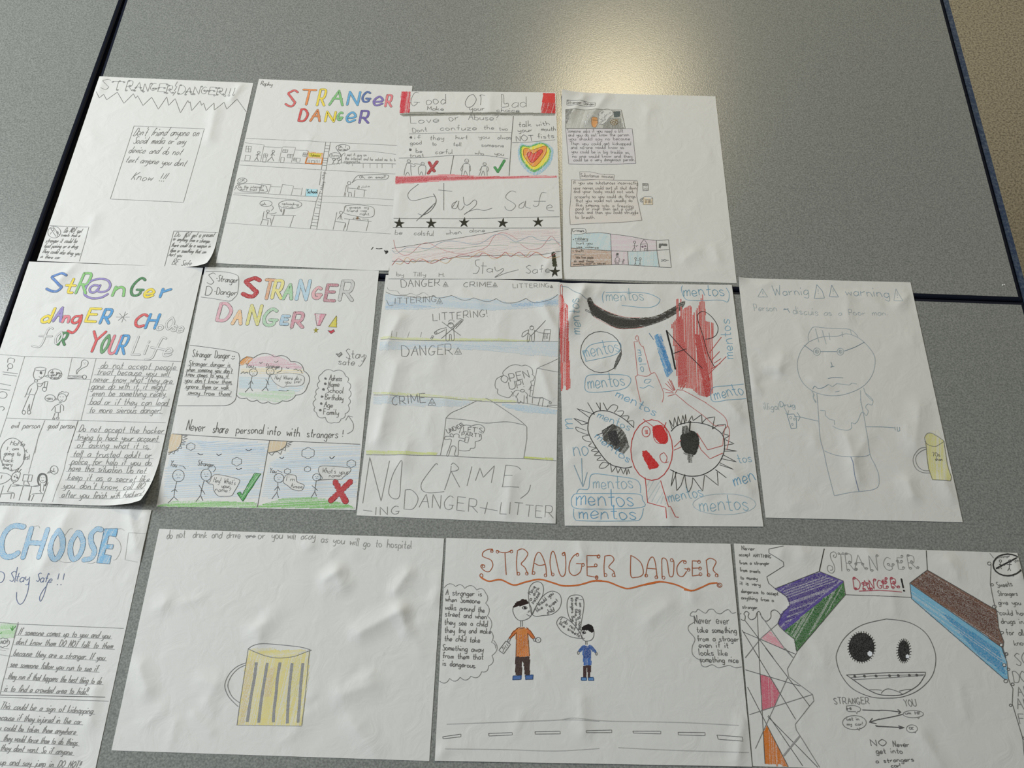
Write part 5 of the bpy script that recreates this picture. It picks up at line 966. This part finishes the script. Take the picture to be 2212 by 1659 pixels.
P.cv('140,275 130,400 135,515', '140,275 210,270 245,320 185,400 240,450 260,515', '440,265 440,500 500,520 560,505 585,460 560,360 500,300 440,268', '610,510 640,350 685,285 720,340 745,530', '625,415 740,425', '802,535 798,400 800,310 830,300 860,340 880,480 900,515 930,490 938,350 920,310', '1075,340 1030,330 975,400 985,490 1040,510 1085,450', '1310,320 1320,400 1332,505', '1310,325 1360,300 1425,340 1390,430 1440,490 1447,515', c=BR, w=1.1).ln('1060,420 1118,430', '1235,335 1150,330 1150,505 1245,492', '1150,415 1245,412', c=BR, w=1.1)
for x, y in ((66, 282), (35, 382), (45, 520), (148, 495), (240, 495), (618, 500), (735, 520), (818, 525), (912, 322), (1065, 345), (1108, 432), (1228, 342), (1240, 418), (1245, 485), (1338, 495), (1432, 498)): P.el(x, y, 16, 18, c=BR, w=.8)
P2.cv('0,566 60,562 180,575 320,630 420,650 600,605 775,572 960,605 1130,675 1250,640 1350,595 1440,585', c=BO, w=1.5).el(1465, 612, 28, 24, c=BR, w=.9).el(1462, 614, 12, 11, c=BR, w=.8).ln('1055,662 1140,678', '590,608 780,570', c=(196, 104, 50), w=1.8)
S.part('advice_cloud').cv('1655,925 1610,935 1570,895 1530,905 1480,940 1430,930 1390,890 1340,895 1300,935 1220,890 1190,920 1150,920 1125,960 1170,980 1180,1030 1110,1080 1110,1140 1180,1230 1150,1320 1150,1400 1190,1450 1240,1480 1260,1540 1310,1555 1380,1530 1450,1565 1520,1550 1580,1540 1650,1565 1720,1555', c=G).lines([('Never ever', 1178, 1056, 1578, 1058, 100), ('take something', 1205, 1156, 1662, 1166), ('from a strager', 1212, 1258, 1688, 1260), ('even if it', 1228, 1330, 1568, 1336), ('looks like', 1232, 1420, 1558, 1426), ('something nice', 1242, 1500, 1683, 1506)], 70, c=(80, 80, 80), w=.8)
CR(930, 1380, 3.16)
P3.scal('60,288 130,270 202,262 275,255 348,225 395,185 418,115 430,10', -.3, G, .7, 1).lines([('Something away', 82, 76, 358, 90), ('from them that', 82, 132, 358, 142), ('is dangerous.', 84, 182, 308, 200)], 40, c=(84, 84, 84), w=.8)
P = S.part('road_drawing').cv('110,582 500,568 850,555 980,540 1200,560 1700,570 2100,590', '300,575 700,560 960,552 1150,562', '100,750 500,755 850,765 1150,748', '1280,742 1660,760 2170,775', c=(168, 168, 167), w=.8)
for a in ('83,668 207,650 207,668 85,682', '396,645 557,640 557,655 398,663', '712,634 883,630 884,648 714,650', '1060,627 1236,622 1236,640 1062,640', '1380,630 1570,630 1570,648 1382,642', '1688,638 1872,640 1872,660 1690,655', '1953,656 2123,670 2127,698 1962,685'):
    S.part('road_dash', None, P).ln(a, cl=True, c=(84, 84, 84), w=.65)
CR(1060, 1240, 6.912)
P = S.part('man_drawing', 'man in orange jumper, dark trousers and blue shoes').cv('335,490 330,560 370,650 430,695 500,690 580,650 610,590 600,500 565,430 540,400', c=GD).el(505, 505, 35, 20, c=BK).el(510, 505, 13, 17, c=BK, fill=True).cv('568,543 574,558 550,572', '535,600 570,625 605,625', c=GD).ln('445,700 445,790', '470,700 472,785', c=GD).cv('425,795 440,810 480,808 500,792', c=GD).ln('272,958 245,1000 275,1020 292,972', '632,972 640,1000 665,1010 662,955', c=GD).el(650, 982, 15, 22, c=GD, w=.6)
S.part('hair', None, P).fill('335,495 380,430 480,380 530,390 568,430 450,470', (46, 34, 32), 20, 1.0)
S.part('jumper', None, P).hat('385,840 430,798 500,798 545,840 560,1000 578,1230 375,1235 380,1000', (202, 122, 50), 88, .8, 1.1, .93).hat('385,900 540,900 570,1225 378,1230', (184, 100, 34), 87, 2.0, .8, .8, .09).fill('405,800 330,870 270,960 290,970 385,870', (194, 104, 46), 50, .95).fill('535,800 600,860 658,950 630,972 545,880', (194, 104, 46), -55, .95).ln('420,795 330,870 270,960', '290,970 385,870 380,1000 375,1235', '530,795 600,860 658,950', '632,972 545,880 562,1000 578,1230', c=(90, 62, 40), w=.6)
S.part('trousers', None, P).fill('370,1235 578,1230 575,1510 515,1510 490,1310 465,1310 455,1515 375,1510', (62, 46, 42), 86, .97)
for a in ('332,1520 452,1515 450,1575 328,1580', '515,1515 632,1505 625,1572 525,1575'): S.part('shoe', None, P).fill(a, (66, 102, 160), 85, .95, oc=(40, 60, 95))
S.part('bottle_drawing', None, P).ln('225,1000 295,1050 190,1192 120,1140', cl=True, c=GD).ln('240,1005 275,1045', '168,1090 190,1130 178,1170', '190,1080 210,1125', '212,1065 230,1105', '232,1040 258,1075', c=GD, w=.6)
S.part('sweet_drawing', None, P).el(708, 985, 38, 38, c=GD).face(708, 982, 22)
S.part('speech_bubble').cv('610,615 580,480 562,330 580,200 650,125 740,125 785,200 775,310 730,390 660,510 610,615', c=GD, w=.75).lines([('Have', 592, 312, 668, 196), ('drink', 650, 332, 728, 212), ('a', 598, 405, 618, 374), ('instead', 638, 450, 738, 292)], 56, c=GD, w=.75)
S.part('speech_bubble').cv('620,610 680,480 760,350 850,275 940,258 1030,310 1052,420 1010,530 900,605 770,620 680,635 620,610', c=GD, w=.75).lines([('Would you', 722, 482, 938, 300), ('like a', 692, 566, 850, 466), ('sweet', 882, 502, 1004, 402), ('child', 846, 600, 950, 552)], 60, c=GD, w=.75)
P = S.part('boy_drawing', 'boy in blue jumper with dark hair').cv('1360,830 1340,880 1355,950 1390,990 1430,1002 1500,985 1535,930 1540,850', c=GD).el(1390, 875, 26, 16, c=BK).el(1390, 876, 9, 12, c=BK, fill=True).cv('1377,903 1370,915', '1355,945 1378,962 1400,958', c=GD).ln('1415,1005 1415,1055', '1435,1005 1437,1055', c=GD).el(1305, 1178, 14, 22, c=GD).el(1575, 1192, 12, 20, c=GD)
S.part('hair', None, P).fill('1355,810 1400,770 1460,750 1520,780 1540,855 1500,865 1440,835 1365,835', (36, 32, 32), 20, 1.0)
S.part('jumper', None, P).hat('1385,1065 1440,1078 1485,1062 1490,1200 1495,1360 1390,1365 1375,1150', (52, 96, 166), 86, .8, 1.1, .93).hat('1390,1080 1480,1080 1485,1260 1385,1260', (34, 70, 138), 86, 1.4, .9, .85, .09).fill('1385,1065 1340,1110 1310,1155 1335,1165 1380,1110', (46, 86, 150), 50).fill('1485,1065 1540,1110 1570,1165 1555,1180 1490,1110', (46, 86, 150), -50)
S.part('trousers', None, P).fill('1390,1370 1490,1365 1480,1545 1450,1545 1450,1400 1425,1400 1422,1545 1390,1545', (64, 42, 42), 88, .97)
for a in ('1350,1545 1430,1545 1425,1590 1355,1590', '1455,1548 1530,1540 1535,1592 1460,1590'): S.part('shoe', None, P).fill(a, (84, 128, 180), 85, .95, oc=(46, 66, 100))
S.part('speech_bubble').cv('1345,850 1345,760 1385,520 1385,400 1350,330 1270,312 1180,335 1140,420 1145,560 1190,690 1290,820 1365,945', c=GD, w=.75).lines([('I am going home', 1322, 380, 1308, 835), ('Never take from', 1258, 350, 1258, 770), ('strangers. Bye', 1195, 358, 1212, 710)], 48, c=GD, w=.7)
S.part('speech_bubble').cv('1370,955 1280,800 1150,680 1050,640 990,700 990,760 1060,860 1200,940 1370,965', c=GD, w=.75).lines([('I do not', 1038, 690, 1248, 842), ('like sweets', 1016, 750, 1318, 945)], 58, c=GD, w=.75)

# ================================================================ 13: purple, green and brown beams
S = Sheet(386.9, 95.1, 0.2, B4, A4, 0.4, 'landscape sheet with solid purple, green, brown and blue bars around a grinning round monster face', [('ridge', 1725, 1172, 1735, 1195, 9, .8), ('ridge', 1870, 1185, 1880, 1200, 9, .7), ('ridge', 1690, 1185, 1685, 1200, 7, .6), ('ridge', 2195, 1215, 2205, 1245, 6, 1.0), ('ridge', 1990, 1590, 2030, 1650, 8, .7), ('ridge', 1925, 1280, 1930, 1320, 9, .5), ('ridge', 2050, 1210, 2065, 1240, 8, .5)], 12, .32, 13)
CR(1580, 1160, 6.381)
DK = (70, 70, 70)
S.part('advice_lettering').lines([('Never', 142, 176, 322, 182, 58), ('accept', 106, 264, 255, 264), ('ANYTHING', 300, 274, 545, 292, 46), ('from a stranger', 112, 376, 520, 382), ('from sweets', 118, 476, 395, 496), ('to money', 122, 580, 355, 592), ('it is very', 118, 656, 395, 676), ('dangerous to accept', 136, 766, 642, 802), ('anything from a', 136, 856, 580, 894), ('stranger.', 152, 984, 365, 996)], 52, c=(84, 84, 84), w=.75)
S.part('jagged_frame').ln('718,90 715,125 515,165 515,220 712,345 720,400 485,548 510,635 600,712 775,830', c=DK, w=.8).ln('1570,795 2042,812', c=DK, w=.7)
S.part('divider_line').ln('1290,105 1210,470', c=BK, w=1.2)
S.part('purple_bar', 'solid purple crayon bar').hat('600,715 1210,480 1540,608 1540,625 720,1290 640,1190 690,1060 800,950 775,835', (84, 66, 146), 36, .75, 1.15, .92).hat('700,720 1200,500 1480,610 900,1080 720,1220 820,960', (66, 46, 124), 20, 1.2, .9, .85, .09).ln('600,712 1210,474 1540,605', '600,712 775,830', c=DK, w=.9, lay=.2).cv('775,835 800,950 720,1030 645,1190 720,1290', c=DK, w=.8, lay=.2)
S.part('green_bar', 'solid green crayon bar').hat('1540,630 1570,790 895,1580 865,1410 725,1295', (64, 122, 60), 45, .75, 1.15, .92).hat('1520,660 1550,780 900,1540 870,1400 760,1290', (40, 98, 42), 55, 1.2, .9, .85, .09).ln('1540,605 1570,795 895,1580', '725,1295 865,1410 895,1580', c=DK, w=.8, lay=.2)
P = S.part('geometric_web')
P.cv('100,1045 128,1052 110,1090 140,1140 180,1145 188,1090 170,1060 200,1025 240,1050 228,1100 270,1140 330,1110 350,1045 385,1030 420,1110 480,1160 540,1110 545,1030 590,1005 640,1030 680,1080', c=DK, w=.85).ln('355,1050 380,1659', '110,1225 372,1659', '105,1285 880,1615', '185,1150 572,1659', c=DK, w=.75).ln('390,1060 740,1550 840,1659', '640,1190 410,1390 190,1659', c=G, w=.8)
S.part('pink_triangle', None, P).hat('530,1290 735,1550 410,1395', (212, 146, 160), -25, 1.0, 1.1, .82)
P2 = S.part('title_lettering').cv('1415,245 1400,265 1430,282 1447,240 1410,203 1362,230 1370,300 1410,380 1422,450 1390,497 1340,480 1318,430 1342,390 1388,410 1392,450 1360,458', c=(122, 122, 122)).ln('1465,235 1550,235', '1505,235 1520,472', c=(122, 122, 122)).el(1478, 228, 12, 12, c=G, w=.6).el(1535, 228, 14, 12, c=G, w=.6)
for ch, x, y, w, h in (('R', 1590, 455, 105, 225), ('A', 1700, 440, 140, 195), ('N', 1915, 462, 100, 205)): P2.tx(ch, x, y, x + w, y + 4, h, c=(128, 128, 128), curl=True, jit=.2)
P3 = S.part('title_lettering', 'dark red word DANGER')
for ch, x, y, w, h in (('D', 1690, 714, 88, 145), ('A', 1808, 718, 80, 125), ('N', 1905, 716, 60, 125), ('G', 2010, 706, 70, 112)): P3.tx(ch, x, y, x + w, y + 4, h, c=(168, 74, 88), w=1.0, curl=True, jit=.2)
P3.ln('1755,745 2042,735', c=(176, 84, 96), w=1.0)
CR(1580, 1400, 6.406)
P.ln('295,0 885,985', '470,0 1080,800', '375,0 465,1640', '160,290 950,525', '170,440 785,1640', '510,930 985,1630', '500,945 1195,1650', '680,0 885,85', c=DK, w=.75).ln('775,405 330,1390', '215,930 1120,640', '290,10 150,185', '740,0 850,130', c=G, w=.85).ln('905,55 770,290', '770,290 790,395', '790,395 1120,640 1140,730 1080,800 880,1055 895,1130 1220,1650', c=G, w=.8).ln('945,1215 720,1490', c=(140, 140, 140), w=1.5)
S.part('pink_panel', None, P).hat('410,370 525,405 660,625 595,810 430,860', (196, 98, 118), 86, .8, 1.15, .9)
S.part('orange_panel', None, P).hat('490,1080 780,1640 465,1640 455,1150', (200, 112, 36), 86, .75, 1.15, .93)
S.part('dialogue_doodle').tx('STRANGER', 1422, 772, 1908, 772, 88, c=(110, 110, 110), w=.8).cv('1590,800 1700,795 1780,830 1775,870 1740,880').ln('1740,880 1735,912 1718,878').cv('1718,878 1620,875 1590,850 1590,800').tx('HI', 1605, 856, 1662, 852, 34, c=GD, w=.8).el(1700, 1030, 165, 98, c=(100, 100, 100)).ln('1735,1105 1765,1140 1775,1098').lines([('Get in', 1592, 1000, 1765, 998), ('my car!', 1598, 1070, 1820, 1068)], 50, c=G, w=.7).ln('1810,855 2050,865', '2050,980 1910,1025', '1950,970 1905,1025 2005,1045', '1990,1070 2050,1085', c=DK, w=1.1)
CR(1892, 1160, 6.381)
for ch, x, y, w, h in (('G', 118, 456, 130, 175), ('E', 310, 442, 72, 155), ('R', 455, 432, 110, 175)): P2.tx(ch, x, y, x + w, y + 4, h, c=(128, 128, 128), curl=True, jit=.2)
for ch, x, y, w, h in (('E', 100, 708, 55, 115), ('R', 212, 700, 85, 128)): P3.tx(ch, x, y, x + w, y + 4, h, c=(168, 74, 88), w=1.0, curl=True, jit=.2)
P3.ln('0,732 355,758', c=(176, 84, 96), w=1.0).ln('350,580 375,695', c=BK, w=1.6, cap=True).dot(385, 740, 1.0, BK)
S.part('divider_line').ln('692,155 708,455', c=BK, w=1.0)
S.part('frame_line').ln('0,812 490,832', c=DK, w=.7)
S.part('blue_bar', 'solid blue crayon bar').hat('470,645 1755,1535 1800,1700 1823,1950 1770,1955 490,850', (112, 174, 206), -36, .85, 1.15, .88).hat('900,1030 1700,1560 1790,1900 1400,1600', (64, 142, 188), -37, 1.1, .95, .85, .09).ln('465,632 490,850 1770,1958', '470,640 1755,1538', c=DK, w=.8, lay=.2)
S.part('brown_bar', 'solid brown crayon bar').hat('708,460 1660,1010 1690,1250 1760,1450 1750,1530 475,632', (112, 78, 64), -33, .75, 1.15, .9).hat('720,500 1640,1060 1700,1420 560,640', (88, 54, 42), -30, 1.5, .9, .8, .09).ln('470,632 708,455 1665,1010', c=DK, w=.9, lay=.2)
P = S.part('beaded_line').cv('1570,225 1600,262 1620,290').ln('1585,380 1575,650 1605,800 1640,960 1665,1030 1690,1250 1760,1440 1750,1540 1790,1660', '1660,1015 1700,1045', c=DK, w=.8, lay=.2)
for x, y, r in ((1560, 365, 24), (1600, 658, 18), (1632, 960, 26), (1735, 1318, 21), (1725, 1488, 22), (1795, 1610, 20)): P.el(x, y, r, r * .9, c=DK, w=.75, lay=.22)
P.el(1725, 1488, 17, 16, c=PAPERC, fill=True, lay=.2)
S.part('prohibition_sign').el(1815, 385, 200, 150, c=(58, 58, 58), w=1.5).ln('1655,435 1960,275', c=BK, w=1.4).el(1715, 330, 17, 17, c=DK).el(1845, 332, 20, 18, c=DK).el(1765, 380, 12, 12, c=DK, w=.6).ln('1713,348 1710,400 1690,440', '1710,400 1730,440', '1695,378 1740,385', '1840,350 1835,430 1815,465', '1835,430 1855,465', '1800,378 1865,380', '1870,535 1900,540', c=DK, w=.8).tx('stranger', 1690, 292, 1850, 272, 36, c=G, w=.6).tx('you', 1895, 342, 1975, 332, 40, c=G, w=.6)
P4 = S.part('warning_lettering').lines([('Sweets', 1678, 696, 1880, 672, 82), ('Strangers', 1688, 806, 1952, 808, 68), ('give you', 1692, 930, 1998, 934), ('could have', 1708, 1076, 2100, 1080), ('drugs in', 1728, 1190, 2032, 1196), ('for all', 1802, 1350, 2040, 1356, 84), ('known', 1905, 1492, 2130, 1494)], 74, c=(90, 90, 90), w=.8)
CR(1892, 1400, 6.406)
P.ln('1740,0 1810,190 1830,420 1860,500 1895,560 1885,770 1910,850 2030,1250 2050,1490', c=DK, w=.8, lay=.2)
for x, y, r in ((1805, 82, 20), (1775, 235, 23), (1832, 292, 19), (1795, 455, 27), (1890, 500, 21), (1862, 790, 18), (2040, 1245, 16)): P.el(x, y, r, r * .9, c=DK, w=.75, lay=.22)
P.el(1775, 235, 18, 18, c=PAPERC, fill=True, lay=.2)
P4.lines([('SO', 1942, 236, 2130, 238, 172), ('DONT', 1912, 466, 2300, 470, 150), ('AND', 1966, 666, 2250, 668, 135), ('ANY', 1966, 850, 2250, 852, 145), ('FO', 1988, 1042, 2200, 1050, 145)], 140, c=G, w=.85)
S.part('dialogue_doodle').tx('YOU', 402, 805, 562, 802, 96, c=(110, 110, 110), w=.8).cv('0,862 150,862 345,885', '370,915 250,945 0,995', c=DK, w=1.1).ln('300,850 345,885 310,910', '0,1080 390,1100', '310,1075 390,1100 320,1115', c=DK, w=1.2).el(515, 912, 142, 50).ln('570,955 585,978 600,958').tx('um HI!', 405, 914, 610, 918, 42, c=G, w=.8).el(495, 1115, 75, 54).ln('515,1160 545,1175 545,1150').tx('OK', 462, 1128, 520, 1130, 40, c=G, w=.8)
S.part('advice_lettering').lines([('NO', -70, 1350, 142, 1352, 92), ('Never', 242, 1362, 458, 1364, 84), ('get into', 0, 1456, 370, 1456, 78), ('a strangers', 0, 1588, 522, 1564, 66), ('car!', 212, 1650, 342, 1648, 60)], 80, c=(92, 92, 92), w=.85)
CR(0, 0, 1)
P = S.part('monster_face').cv('1914,1337 1862,1350 1826,1376 1808,1408 1807,1430 1818,1460 1842,1488 1880,1505 1914,1508 1950,1505 1985,1490 2012,1462 2021,1430 2017,1400 1998,1366 1962,1344 1914,1337', c=(84, 84, 84), w=.9)
P.cv('1828,1458 1848,1472 1870,1487 1895,1499 1917,1502 1945,1501 1965,1492 1985,1478 1998,1458', c=DK, w=1.0).ln('1828,1458 1915,1453 1999,1452 1998,1458', c=DK, w=.9).ln('1836,1464 1880,1460 1920,1459 1996,1457', '1842,1468 1920,1464 1994,1459', c=G, w=.8).cv('1903,1498 1908,1492 1917,1488 1928,1490 1942,1495 1950,1500', '1878,1490 1895,1490 1904,1491', '1942,1493 1955,1490 1968,1489', c=DK, w=.7)
for x in (1846, 1867, 1892, 1921, 1940, 1964, 1980): P.dot(x, 1461 - (x - 1846) * .02, 1.3, DK)
def spiky(P, cx, cy, rx, ry, n, l):
    q = [S.uv(cx + rx * math.cos(a * .314159), cy + ry * math.sin(a * .314159)) for a in range(20)]
    P.hat(None, (44, 43, 42), 70, .6, 1.0, .95, .1, q=q)
    P.hat(None, (30, 30, 30), 20, .9, .8, .95, .14, q=q)
    for k in range(n):
        a = k / n * 6.2832 + .1
        P.ln('%f,%f %f,%f' % (cx + rx * .95 * math.cos(a), cy + ry * .95 * math.sin(a), cx + (rx + l) * math.cos(a - .05), cy + (ry + l) * math.sin(a - .05)), c=BK, w=.8)
q = S.part('monster_eye', None, P); spiky(q, 1861, 1398, 27, 31, 34, 4); q.el(1879, 1412, 5, 5.5, c=(225, 228, 236), fill=True, lay=.25)
q = S.part('monster_eye', None, P); spiky(q, 1952, 1406, 11.5, 22, 26, 5); q.el(1960, 1418, 3.6, 4, c=(225, 228, 236), fill=True, lay=.25)

finish()

# ================================================================ scrap of paper and specks on the far table
def scrap(px, py, L, w, ang, m, label):
    X, Y = unproj(px, py, 0)
    c, s = math.cos(ang), math.sin(ang)
    v, f = [], []
    for k in range(5):
        t = (k / 4 - .5) * L; z = .25 + .5 * (k % 2)
        for sd in (-1, 1):
            wd = w * (.5 + .3 * math.sin(k * 2.1)) * sd / 2
            v.append(((t * c - wd * s) / 1000, (t * s + wd * c) / 1000, (z + .1 * sd) / 1000))
    n = len(v)
    v += [(a, b, max(0.0, d - .00025)) for a, b, d in v]
    for k in range(4):
        a = 2 * k
        f += [(a, a + 2, a + 3, a + 1), (n + a, n + a + 1, n + a + 3, n + a + 2), (a, n + a, n + a + 2, a + 2), (a + 1, a + 3, n + a + 3, n + a + 1)]
    f += [(0, 1, n + 1, n), (8, n + 8, n + 9, 9)]
    o = obj('paper_scrap', v, f, m)
    o.location = (X / 1000, Y / 1000, TABLE_Z)
    return tag(o, label, 'scrap')
MW = plain('torn_white_paper', (.9, .9, .9), .6)
scrap(2167.5, 615.5, 4.4, 2.0, .25, MW, 'tiny torn white scrap near the far table corner')
